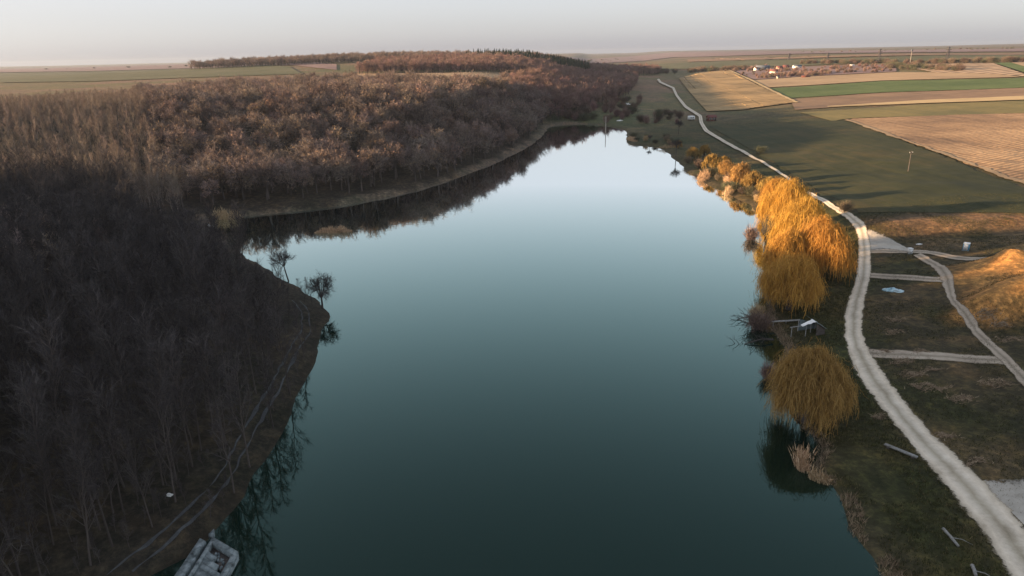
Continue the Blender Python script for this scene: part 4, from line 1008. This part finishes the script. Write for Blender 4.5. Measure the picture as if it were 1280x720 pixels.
# ------------------------------------------------------------------ grass on the near bank
def grass(name, label, n, fn, hmin, hmax, wd, seed, mt='grass'):
    rs = np.random.default_rng(seed); P = fn(rs, n); n = len(P)
    m_ = 3; P = np.repeat(P, m_, 0) + np.c_[rs.normal(size=(n * m_, 2)) * 0.10, np.zeros(n * m_)]
    P[:, 2] = zt(P[:, 0], P[:, 1]) - 0.01
    d = rs.normal(size=P.shape) * 0.45; d[:, 2] = 1
    B = MB(); B.blades(P, P + d * rs.uniform(hmin, hmax, len(P))[:, None], wd)
    o = obj(name, B.me(name), MT[mt]); tag(o, label, kind='stuff')
_RP = np.array([at(*p)[:2] for p in RL]); _RP2 = np.array([at(*p)[:2] for p in RR])
RPOLY = [tuple(p) for p in _RP] + [tuple(p) for p in _RP2[::-1]]
def g_bank(rs, n):
    x_ = rs.uniform(20, 90, n); y_ = rs.uniform(38, 150, n); s_ = lake_sd(x_, y_)
    k_ = (s_ > 0.7) & (x_ < np.interp(y_, _RP[::1, 1], _RP[:, 0]) - 0.2) & (vnoise(x_, y_, 5, 91) > 0.3)
    return np.c_[x_[k_], y_[k_], 0 * x_[k_]]
def g_plot(rs, n):
    x_ = rs.uniform(40, 130, n); y_ = rs.uniform(45, 165, n)
    k_ = (x_ > np.interp(y_, _RP2[:, 1], _RP2[:, 0]) + 0.3) & (vnoise(x_, y_, 4, 92) > 0.45)
    return np.c_[x_[k_], y_[k_], 0 * x_[k_]]
def g_shore(rs, n):
    x_ = rs.uniform(15, 75, n); y_ = rs.uniform(36, 130, n); s_ = lake_sd(x_, y_)
    k_ = (s_ > -0.25) & (s_ < 1.1) & (vnoise(x_, y_, 2.2, 93) > 0.42)
    return np.c_[x_[k_], y_[k_], 0 * x_[k_]]
grass('shore_sedge', 'dry brown sedge fringing the near right shore', 130000, g_shore, 0.15, 0.6, 0.06, 3, 'straw')
grass('grass', 'short dark grass on the bank between lake and road', 130000, g_bank, 0.08, 0.36, 0.055, 1)
grass('dry_grass', 'thin dry grass on the plots beyond the road', 90000, g_plot, 0.06, 0.26, 0.055, 2)

# flattened straw and dead stalks on the plots
_B = MB(); _rs = np.random.default_rng(77)
for (px_, py_, r_) in [(1170, 486, 1.6), (1150, 482, 1.2), (1140, 470, 1.5), (1245, 480, 1.8), (1115, 415, 1.3), (1128, 452, 1.4), (1118, 400, 1.5), (1165, 462, 1.1), (1200, 500, 1.4), (1106, 440, 1.0), (1232, 395, 1.6), (1262, 425, 1.6), (1250, 408, 1.4), (1150, 440, 1.0), (1215, 580, 1.2), (1180, 545, 1.2), (1100, 520, 0.8)]:
    q = at(px_, py_); n_ = int(170 * r_)
    c_ = q[:2] + _rs.normal(size=(n_, 2)) * np.array([r_ * 0.55, r_ * 0.3]); c_ += (vnoise(c_[:, 0], c_[:, 1], 0.9, 71)[:, None] - .5) * 1.2
    a_ = _rs.normal(0.3, 0.6, n_); dd = np.stack([np.cos(a_), np.sin(a_)], 1) * _rs.uniform(0.2, 0.6, (n_, 1)); e_ = c_ + dd
    _B.blades(np.c_[c_, zt(c_[:, 0], c_[:, 1]) + 0.06], np.c_[e_, zt(e_[:, 0], e_[:, 1]) + _rs.uniform(0.08, 0.2, n_)], 0.07)
tag(obj('straw_litter', _B.me('straw_litter'), MT['straw']), 'flattened pale straw scattered over the plots beyond the road', kind='stuff')

# ------------------------------------------------------------------ man-made things
def flatxy(px_, py_): q = at(px_, py_); return np.array([q[0], q[1]]), float(q[2])

# old concrete landing at the foot of the lane
A_ = flat(266, 672, 0.5); B_ = flat(298, 691, 0.5)
e1 = flat(284, 722, 0.5) - flat(297, 691, 0.5); e2 = flat(216, 720, 0.5) - flat(250, 677, 0.5)
ev = e1 / np.linalg.norm(e1) + e2 / np.linalg.norm(e2); ev /= np.linalg.norm(ev)
wL = float(np.linalg.norm(B_ - A_)); eu = (B_ - A_) / wL
lo = thing('landing_stage', 'weathered blue grey concrete landing stage at the foot of the lane', 'landing stage', (A_[0], A_[1], 0.0))
def lslab(name, u0, u1, v0, v1, z0_, z1_, mt=MT['concrete'], jit=0.04):
    P_ = [eu * u + ev * (v) + np.array([rnd.uniform(-jit, jit), rnd.uniform(-jit, jit)]) for u, v in ((u0, v0), (u0, v1), (u1, v1), (u1, v0))]
    B = MB(); B.poly_prism(P_, z0_, z1_); return obj(name, B.me(name), mt, lo)
LL = 6.5
lslab('beam', 0.0, wL, 0.0, 0.55, -0.6, 0.62, jit=0)
lslab('beam', wL - 0.5, wL, 0.553, LL, -0.6, 0.618, jit=0)
lslab('kerb', wL + 0.003, wL + 0.12, 0.2, LL, -0.6, 0.4, jit=0)
lslab('beam', 0.0, 0.3, 0.553, LL, -0.6, 0.614, jit=0)
lslab('rubble', 0.31, wL - 0.51, 0.56, 2.2, -0.6, 0.05, MT['dark_wood'])
for i in range(14):
    uu = rnd.uniform(0.5, wL - 1.0); vv = rnd.uniform(0.75, 2.0); dd = rnd.uniform(0.12, 0.3)
    lslab('stone', uu, uu + dd, vv, vv + dd, 0.0, rnd.uniform(0.1, 0.3), jit=0.05)
for i in range(8):
    v0 = 1.5 + i * 0.62
    u1_ = wL - 0.52 if i > 1 else wL * (0.45 + 0.2 * i)
    lslab('slab', 0.32 + rnd.uniform(0, .04), u1_ - rnd.uniform(0, 0.06), v0, v0 + 0.585, 0.2, 0.42 + rnd.uniform(-.05, .05), jit=0.025)
lslab('walkway', -1.35, -0.55, 0.75, 2.6, -0.3, 0.5); lslab('walkway', -1.4, -0.52, 2.63, 4.6, -0.3, 0.46); lslab('walkway', -1.45, -0.5, 4.63, LL, -0.3, 0.5)
Bq = MB(); Bq.poly_prism([eu * -0.55 + ev * 0.1, eu * 0.1 + ev * -0.12, eu * -0.3 + ev * -0.75], 0.1, 0.72); obj('corner_block', Bq.me('corner_block'), MT['concrete'], lo)

def beam(label, name, a_, b_, wd, th, mt, blocks=True, log=False):
    (p, za), (q, zb) = flatxy(*a_), flatxy(*b_); c = (p + q) / 2; L_ = np.linalg.norm(q - p); rz = math.atan2(*(q - p)[::-1])
    z0 = float(zt(c[0], c[1])); e = thing(name, label, 'timber', (c[0], c[1], z0), rz)
    B = MB()
    if log: B.tube([(-L_ / 2, 0, th * .5), (0, .03, th * .52), (L_ / 2, 0, th * .5)], [th * .5, th * .47, th * .42], 8, True); obj('trunk', B.me('trunk', False), mt, e)
    else: B.box((0, 0, 0.3), (L_, wd, th)); obj('plank', B.me('plank'), mt, e)
    if blocks:
        for s_ in (-1, 1):
            B = MB(); B.box((s_ * L_ * .38, 0, 0.08), (0.3, wd * .9, 0.34 if not log else 0.2)); obj('block', B.me('block'), MT['dark_wood'], e)
    if log:
        B = MB(); B.tube([(0.1, 0.05, th * .6), (L_ * .2, 0.7, .25), (L_ * .42, 1.3, 0.1)], [0.05, 0.035, 0.015], 5, True); obj('branch', B.me('branch'), mt, e)
    return e
beam('long grey timber beam bench on the grass near the solitary willow', 'timber_bench', (1105, 560), (1146, 575), 0.42, 0.12, MT['old_wood'])
beam('weathered grey log with a side branch on the grass verge', 'log', (1178, 664), (1197, 686), 0.3, 0.26, MT['old_wood'], False, True)
beam('short thick grey post lying by the lower road edge', 'fallen_post', (1214, 711), (1219, 722), 0.25, 0.3, MT['old_wood'], False, True)

# makeshift shelter by the water
(p, z0) = flatxy(1012, 416)
sh = thing('shelter', 'makeshift dark shelter under a grey tarpaulin near the shore', 'shelter', (p[0], p[1], z0), 0.15)
for (x_, y_, h) in [(-1.3, -1.0, 1.6), (1.4, -1.0, 1.1), (-1.3, 1.0, 1.7), (1.4, 1.0, 1.2), (0.1, 0, 2.1)]:
    B = MB(); B.tube([(x_, y_, -0.2), (x_, y_, h)], [0.06, 0.05], 6, True); obj('post', B.me('post'), MT['old_wood'], sh)
def drape(pts, nu_, nv_, sag, seed):
    rs = np.random.default_rng(seed); pts = np.asarray(pts, float)
    U, V_ = np.meshgrid(np.linspace(0, 1, nu_), np.linspace(0, 1, nv_), indexing='ij'); U = U[..., None]; V_ = V_[..., None]
    P = pts[0] * (1 - U) * (1 - V_) + pts[1] * U * (1 - V_) + pts[2] * U * V_ + pts[3] * (1 - U) * V_
    P[..., 2] -= sag * np.sin(U[..., 0] * math.pi) * np.sin(V_[..., 0] * math.pi); P += rs.normal(size=P.shape) * 0.03
    B = MB(); I_ = np.arange(nu_ * nv_).reshape(nu_, nv_); n_ = nu_ * nv_
    T_ = P.reshape(-1, 3); V2 = np.concatenate([T_, T_ - np.array([0, 0, 0.03])])
    F = []
    for i in range(nu_ - 1):
        for j in range(nv_ - 1):
            a1, b1, c1, d1 = I_[i, j], I_[i + 1, j], I_[i + 1, j + 1], I_[i, j + 1]
            F += [(a1, b1, c1), (a1, c1, d1), (n_ + a1, n_ + c1, n_ + b1), (n_ + a1, n_ + d1, n_ + c1)]
    B.add(V2, F); return B
obj('roof_tarpaulin', drape([(0.0, -1.4, 2.15), (1.9, -1.4, 0.9), (1.9, 1.4, 1.0), (0.0, 1.4, 2.2)], 8, 8, 0.12, 1).me('roof_tarpaulin', True), MT['tarp'], sh)
obj('awning', drape([(-1.9, -1.0, 1.55), (0.0, -1.3, 2.2), (0.0, -0.2, 2.2), (-1.9, -0.5, 1.6)], 6, 4, 0.06, 2).me('awning', True), MT['white'], sh)
obj('back_wall', drape([(-1.2, 1.1, 0.0), (1.7, 1.1, 0.0), (1.5, 1.0, 1.1), (-1.2, 1.0, 1.8)], 6, 5, 0.0, 3).me('back_wall', True), MT['tarp'], sh)
obj('side_wall', drape([(0.2, -1.2, 0.0), (1.7, -1.1, 0.0), (1.6, -1.15, 1.0), (0.2, -1.2, 1.9)], 6, 5, 0.0, 4).me('side_wall', True), MT['dark_wood'], sh)
B = MB(); B.box((-2.6, -0.8, 1.5), (2.2, 0.18, 0.07), ry=-0.05); obj('pole_rail', B.me('pole_rail'), MT['old_wood'], sh)
B = MB(); B.tube([(-3.4, -0.8, -0.2), (-3.4, -0.8, 1.45)], [0.05, 0.05], 6, True); obj('post', B.me('post'), MT['old_wood'], sh)

# fishing jetty plank
(p, z0) = flatxy(990, 405)
jt = thing('plank_jetty', 'narrow grey plank jetty running from the shelter to the water', 'jetty', (p[0], p[1], z0), 0.1)
for i in range(2):
    B = MB(); B.box((-1.0, (i - .5) * 0.28, 0.42), (4.6, 0.25, 0.07)); obj('plank', B.me('plank'), MT['old_wood'], jt)
for x_ in (-3.0, -1.0, 1.0):
    B = MB(); B.tube([(x_, 0, -0.9), (x_, 0, 0.38)], [0.06, 0.06], 6, True); obj('post', B.me('post'), MT['old_wood'], jt)

# white box and portable toilet by the gravel corner
def cabinet(name, label, cat, px_, py_, size, mt, rz, door=None, roof=None):
    (p, z0) = flatxy(px_, py_); x_, y_, h = size
    e = thing(name, label, cat, (p[0], p[1], z0), rz)
    B = MB(); B.box((0, 0, h / 2), (x_, y_, h)); obj('body', B.me('body'), mt, e)
    B = MB(); B.box((0, 0, h + 0.05), (x_ + .12, y_ + .12, 0.12), taper=0.85); obj('lid', B.me('lid'), roof or mt, e)
    B = MB(); B.box((0, -y_ / 2 - 0.015, h * .5), (x_ * .75, 0.04, h * .85)); d_ = obj('door', B.me('door'), door or mt, e)
    B = MB(); B.box((x_ * .28, -y_ / 2 - 0.05, h * .5), (0.05, 0.05, 0.16)); obj('handle', B.me('handle'), MT['steel'], d_)
    B = MB(); B.box((0, 0, -0.05), (x_ + .2, y_ + .2, 0.16)); obj('base', B.me('base'), MT['concrete'], e)
    return e
cabinet('utility_cabinet', 'small white cabinet on the corner of the gravel triangle', 'cabinet', 1137, 317, (0.75, 0.7, 0.95), MT['white'], 0.1)
cabinet('storage_cabin', 'blue and white storage cabin before the cut bank', 'cabin', 1207, 313, (1.0, 1.0, 1.35), MT['blue'], -0.75, MT['white'], MT['white'])
# blue tarpaulin heap, litter
def heap(label, cat, name, px_, py_, lx_, ly_, H, mt, seed, rz=0.0):
    rs = np.random.default_rng(seed); (p, z0) = flatxy(px_, py_)
    n_ = 11; B = MB(); U, V_ = np.meshgrid(np.linspace(-1, 1, n_), np.linspace(-1, 1, n_), indexing='ij')
    rr = np.hypot(U, V_); sx_ = U * lx_ * (1 + 0.25 * rs.normal(size=U.shape)); sy = V_ * ly_ * (1 + 0.25 * rs.normal(size=U.shape))
    Zz = np.where(rr < 1.0, H * (1 - rr ** 2) * rs.uniform(0.3, 1.2, U.shape), 0) + 0.03
    Zz[0] = Zz[-1] = -0.06; Zz[:, 0] = Zz[:, -1] = -0.06
    I_ = np.arange(n_ * n_).reshape(n_, n_); F = []
    for i in range(n_ - 1):
        for j in range(n_ - 1):
            if rr[i, j] > 1.25: continue
            F += [(I_[i, j], I_[i + 1, j], I_[i + 1, j + 1]), (I_[i, j], I_[i + 1, j + 1], I_[i, j + 1])]
    B.add(np.stack([sx_, sy, Zz], -1).reshape(-1, 3), F)
    o = obj(name, B.me(name), mt, None, (p[0], p[1], z0)); o.rotation_euler = (0, 0, rz)
    return tag(o, label, cat)
heap('crumpled pale blue tarpaulin on the grass plot beside the road', 'tarpaulin', 'tarpaulin', 1117, 364, 1.5, 0.8, 0.45, MT['tarp_blue'], 1, -0.4)
heap('scrap of white sheeting on the slope behind the gravel triangle', 'litter', 'sheeting_scrap', 1149, 306, 0.55, 0.4, 0.2, MT['white'], 2)
heap('white plastic bag on the dark woodland floor above the lane', 'litter', 'plastic_bag', 212, 620, 0.28, 0.22, 0.25, MT['white'], 3)
heap('pale scrap of sheeting in the saplings behind the point', 'litter', 'sheeting_scrap', 262, 283, 0.9, 0.6, 0.4, MT['white'], 4)
heap('white upturned boat shape on the marsh among bushes', 'boat', 'upturned_boat', 784, 131, 2.8, 1.4, 1.2, MT['white'], 5, 0.2)
heap('small white boat pulled up on the marsh shore', 'boat', 'small_boat', 775, 151, 1.6, 0.8, 0.6, MT['white'], 6, 0.1)

# poles
(p, z0) = flatxy(757, 165)
e = thing('lake_pole', 'tall pale pole standing in the water at the lake head', 'pole', (p[0], p[1], 0.0))
B = MB(); B.tube([(0, 0, -2), (0, 0, 7.6)], [0.22, 0.16], 8, True); obj('shaft', B.me('shaft', True), MT['polewood'], e)
B = MB(); B.tube([(0, 0, 7.55), (0, 0, 7.8)], [0.2, 0.2], 8, True); obj('cap', B.me('cap'), MT['polewood'], e)
def upole(label, px_, py_, H):
    (p, z0) = flatxy(px_, py_); e = thing('utility_pole', label, 'pole', (p[0], p[1], z0), 0.4)
    B = MB(); B.tube([(0, 0, -0.6), (0, 0, H)], [0.13, 0.09], 8, True); obj('shaft', B.me('shaft', True), MT['dark_wood'], e)
    B = MB(); B.box((0, 0, H - 0.5), (1.5, 0.12, 0.12)); ca_ = obj('crossarm', B.me('crossarm'), MT['steel'], e)
    for x_ in (-.65, 0, .65):
        B = MB(); B.tube([(x_, 0, H - 0.43), (x_, 0, H - 0.2)], [0.05, 0.04], 6, True); obj('insulator', B.me('insulator'), MT['white'], ca_)
upole('single weathered utility pole standing in the green field', 1135, 215, 6.2)

PYL = {}
def pylon(label, px_, py_, H):
    q = at(px_, py_); e = thing('lattice_pylon', label, 'pylon', (q[0], q[1], q[2]), 0.3, 'power line pylons')
    B = MB(); zs = np.array([-0.5, .18, .36, .52, .66, .78, .9, 1.0]) ; zs[1:] *= H; wds = np.interp(zs, [0, .6 * H, H], [2.6, 0.8, 0.25])
    cs = [(-1, -1), (1, -1), (1, 1), (-1, 1)]
    for i in range(len(zs) - 1):
        for k_ in range(4):
            a1, b1 = cs[k_], cs[(k_ + 1) % 4]
            p0 = np.array([a1[0] * wds[i], a1[1] * wds[i], zs[i]]); p1 = np.array([a1[0] * wds[i + 1], a1[1] * wds[i + 1], zs[i + 1]])
            q1 = np.array([b1[0] * wds[i + 1], b1[1] * wds[i + 1], zs[i + 1]]); q0 = np.array([b1[0] * wds[i], b1[1] * wds[i], zs[i]])
            B.bar(p0, p1, 0.22); B.bar(p0, q1, 0.12); B.bar(q0, p1, 0.12); B.bar(p1, q1, 0.12)
    obj('tower', B.me('tower'), MT['steel'], e)
    for f_, w_ in ((.68, 4.6), (.82, 3.8), (.95, 3.0)):
        B = MB()
        for s_ in (-1, 1):
            B.bar((s_ * 0.3, 0, f_ * H), (s_ * w_, 0, f_ * H), 0.14); B.bar((s_ * 0.3, 0, f_ * H + 1.1), (s_ * w_, 0, f_ * H), 0.12)
        obj('crossarm', B.me('crossarm'), MT['steel'], e)
pylon('lattice pylon on the plateau, first beyond the farm', 986, 75.5, 11)
pylon('lattice pylon on the plateau behind the farm lane', 1034, 78, 13)
pylon('tall lattice pylon standing before the dark hedge', 1098, 79, 17)
pylon('tall lattice pylon behind the striped field', 1183, 78.5, 17)
q = at(1137, 82); e = thing('mast', 'slim mast with a dark box on top near the dark hedge', 'mast', tuple(q))
B = MB(); B.tube([(0, 0, -0.5), (0, 0, 15)], [0.25, 0.16], 6, True); obj('shaft', B.me('shaft'), MT['polewood'], e)
B = MB(); B.box((0, 0, 16.2), (1.4, 0.9, 2.4)); obj('head_box', B.me('head_box'), MT['darkblue'], e)
# thin trees / poles on the left skyline
for i, px_ in enumerate((20, 60, 70, 113, 125, 165)):
    q = at(px_, 89 - px_ * 0.03); e = thing('skyline_pole', 'thin utility pole in the row on the left plateau skyline', 'pole', tuple(q), 0, 'poles along the plateau')
    B = MB(); B.tube([(0, 0, -0.5), (0, 0, 9)], [0.3, 0.22], 6, True); obj('shaft', B.me('shaft'), MT['polewood'], e)

# buildings
def house(name, label, px_, py_, L_, W_, H, RH, wall, roof, rz, cat='house', nwin=3, chimney=False, hip=0.0):
    q = at(px_, py_); e = thing(name, label, cat, (q[0], q[1], q[2]), rz)
    B = MB(); B.box((0, 0, H / 2 - 0.3), (L_, W_, H + 0.6))
    B.add([(-L_ / 2, -W_ / 2, H), (-L_ / 2, W_ / 2, H), (-L_ / 2, 0, H + RH - .05), (L_ / 2, -W_ / 2, H), (L_ / 2, W_ / 2, H), (L_ / 2, 0, H + RH - .05)], [(0, 2, 1), (3, 4, 5)])
    obj('wall', B.me('wall'), wall, e)
    B = MB(); ov = 0.35; t = 0.15
    for s_ in (-1, 1):
        a1 = np.array([-L_ / 2 - ov, s_ * (W_ / 2 + ov), H - RH * ov / (W_ / 2)]); b1 = np.array([L_ / 2 + ov, s_ * (W_ / 2 + ov), a1[2]])
        c1 = np.array([L_ / 2 + ov - hip, 0, H + RH]); d1 = np.array([-L_ / 2 - ov + hip, 0, H + RH]); up = np.array([0, 0, t])
        V = [a1, b1, c1, d1, a1 + up, b1 + up, c1 + up, d1 + up]
        B.add(V, [(0, 1, 2), (0, 2, 3), (4, 6, 5), (4, 7, 6), (0, 5, 1), (0, 4, 5), (0, 3, 7), (0, 7, 4), (1, 6, 2), (1, 5, 6)])
    rf = obj('roof', B.me('roof'), roof, e)
    if chimney:
        B = MB(); B.box((L_ * .2, W_ * .15, H + RH * .9), (0.7, 0.7, 1.8)); obj('chimney', B.me('chimney'), MT['brickwall'], rf)
    for i in range(nwin):
        B = MB(); xx = -L_ / 2 + L_ * (i + .7) / (nwin + .6)
        B.box((xx, -W_ / 2 - .02, H * .55), (1.0, 0.08, 1.1)); w_ = obj('window', B.me('window'), MT['white'], e)
        B = MB(); B.box((xx, -W_ / 2 - .05, H * .55), (0.8, 0.06, 0.9)); obj('pane', B.me('pane'), MT['glass'], w_)
    B = MB(); B.box((L_ / 2 - L_ * .12, -W_ / 2 - .03, 1.0), (1.0, 0.08, 2.0)); obj('door', B.me('door'), MT['dark_wood'], e)
    B = MB(); B.box((-L_ / 2 - .03, 0, H * .5), (0.08, 1.0, 1.0)); obj('window', B.me('window'), MT['glass'], e)
    return e
house('barn', 'long farm barn with white gable end and slate blue side', 953, 88, 17, 8, 4.0, 2.2, MT['darkblue'], MT['darkblue'], -0.25, 'barn', 4)
q = at(944.5, 88.3)
house('farmhouse', 'small white gabled farmhouse attached before the long barn', 945.0, 88.6, 5, 4, 3.2, 1.4, MT['white'], MT['redroof'], 0.3, nwin=1)
house('farmhouse', 'cream walled farmhouse with purple red roof in the farm orchard', 967, 93, 9, 6, 3.6, 2.2, MT['cream'], MT['redroof'], -0.4, nwin=2, chimney=True)
house('outbuilding', 'reddish outbuilding behind the cream farmhouse', 974, 87.5, 7, 5, 3.0, 2.0, MT['brickwall'], MT['redroof'], 0.1, 'outbuilding', 2)
house('outbuilding', 'rust red roofed shed beside the pale shed on the farm', 982, 86, 7, 5, 3.0, 1.8, MT['rust'], MT['redroof'], 0.0, 'outbuilding', 2)
house('outbuilding', 'pale low shed with dark roof at the farm end', 996, 85.5, 10, 5, 2.8, 1.4, MT['white'], MT['darkblue'], 0.05, 'outbuilding', 2)
house('hut', 'tiny cream hut at the lower edge of the farm orchard', 972, 98.5, 2.2, 2.0, 2.0, 0.8, MT['cream'], MT['darkblue'], 0.1, 'hut', 1)
house('shed', 'low rust red shed on the tan field edge', 1007, 97.5, 8, 3, 1.6, 0.8, MT['rust'], MT['rust'], 0.05, 'shed', 1)
house('cabin', 'dark red cabin beside the gravel road', 889, 151, 4.6, 3.2, 2.1, 1.0, MT['rust'], MT['redroof'], 0.1, 'cabin', 2)

def caravan(label, name, px_, py_, L_, W_, H, rz):
    q = at(px_, py_); e = thing(name, label, 'caravan', tuple(q), rz)
    B = MB(); pr = [(-L_ / 2, .5), (L_ / 2 - .3, .45), (L_ / 2, 1.0), (L_ / 2 - .25, H - .2), (L_ / 2 - .6, H), (-L_ / 2 + .3, H), (-L_ / 2, H - .3)]
    n_ = len(pr); V = [(x_, -W_ / 2, z_) for x_, z_ in pr] + [(x_, W_ / 2, z_) for x_, z_ in pr]; F = []
    for i in range(1, n_ - 1): F += [(0, i, i + 1), (n_, n_ + i + 1, n_ + i)]
    for i in range(n_): j = (i + 1) % n_; F += [(i, n_ + i, n_ + j), (i, n_ + j, j)]
    B.add(V, F); obj('body', B.me('body'), MT['white'], e)
    for x_ in (-.8, .5):
        B = MB(); B.box((x_, -W_ / 2 - .01, H * .65), (0.8, 0.05, 0.6)); obj('window', B.me('window'), MT['glass'], e)
    for s_ in (-1, 1):
        for x_ in (-L_ * .28, L_ * .28):
            B = MB(); B.tube([(x_, s_ * (W_ / 2 - .22), .32), (x_, s_ * (W_ / 2 + .0), .32)], [.33, .33], 14, True); obj('wheel', B.me('wheel'), MT['rubber'], e)
caravan('small white caravan parked on the meadow beside the road', 'caravan', 864, 150.5, 3.6, 2.1, 2.5, 0.3)
caravan('white van parked alone by the farm lane', 'parked_van', 1065, 83.5, 5.2, 2.2, 2.6, 0.1)

# ------------------------------------------------------------------ haze
def haze_box():
    B = MB(); B.box((0, 3600, 25), (20400, 14800, 90))
    o = obj('haze', B.me('haze'), []); tag(o, 'thin pale evening haze', kind='stuff')
    m = bpy.data.materials.new('haze'); m.use_nodes = True; n = m.node_tree; n.nodes.clear()
    v = n.nodes.new('ShaderNodeVolumePrincipled'); v.inputs['Color'].default_value = (0.36, 0.44, 0.57, 1); v.inputs['Density'].default_value = 0.00007
    v.inputs['Anisotropy'].default_value = 0.15
    ou = n.nodes.new('ShaderNodeOutputMaterial'); n.links.new(v.outputs[0], ou.inputs['Volume'])
    o.data.materials.append(m)
haze_box()
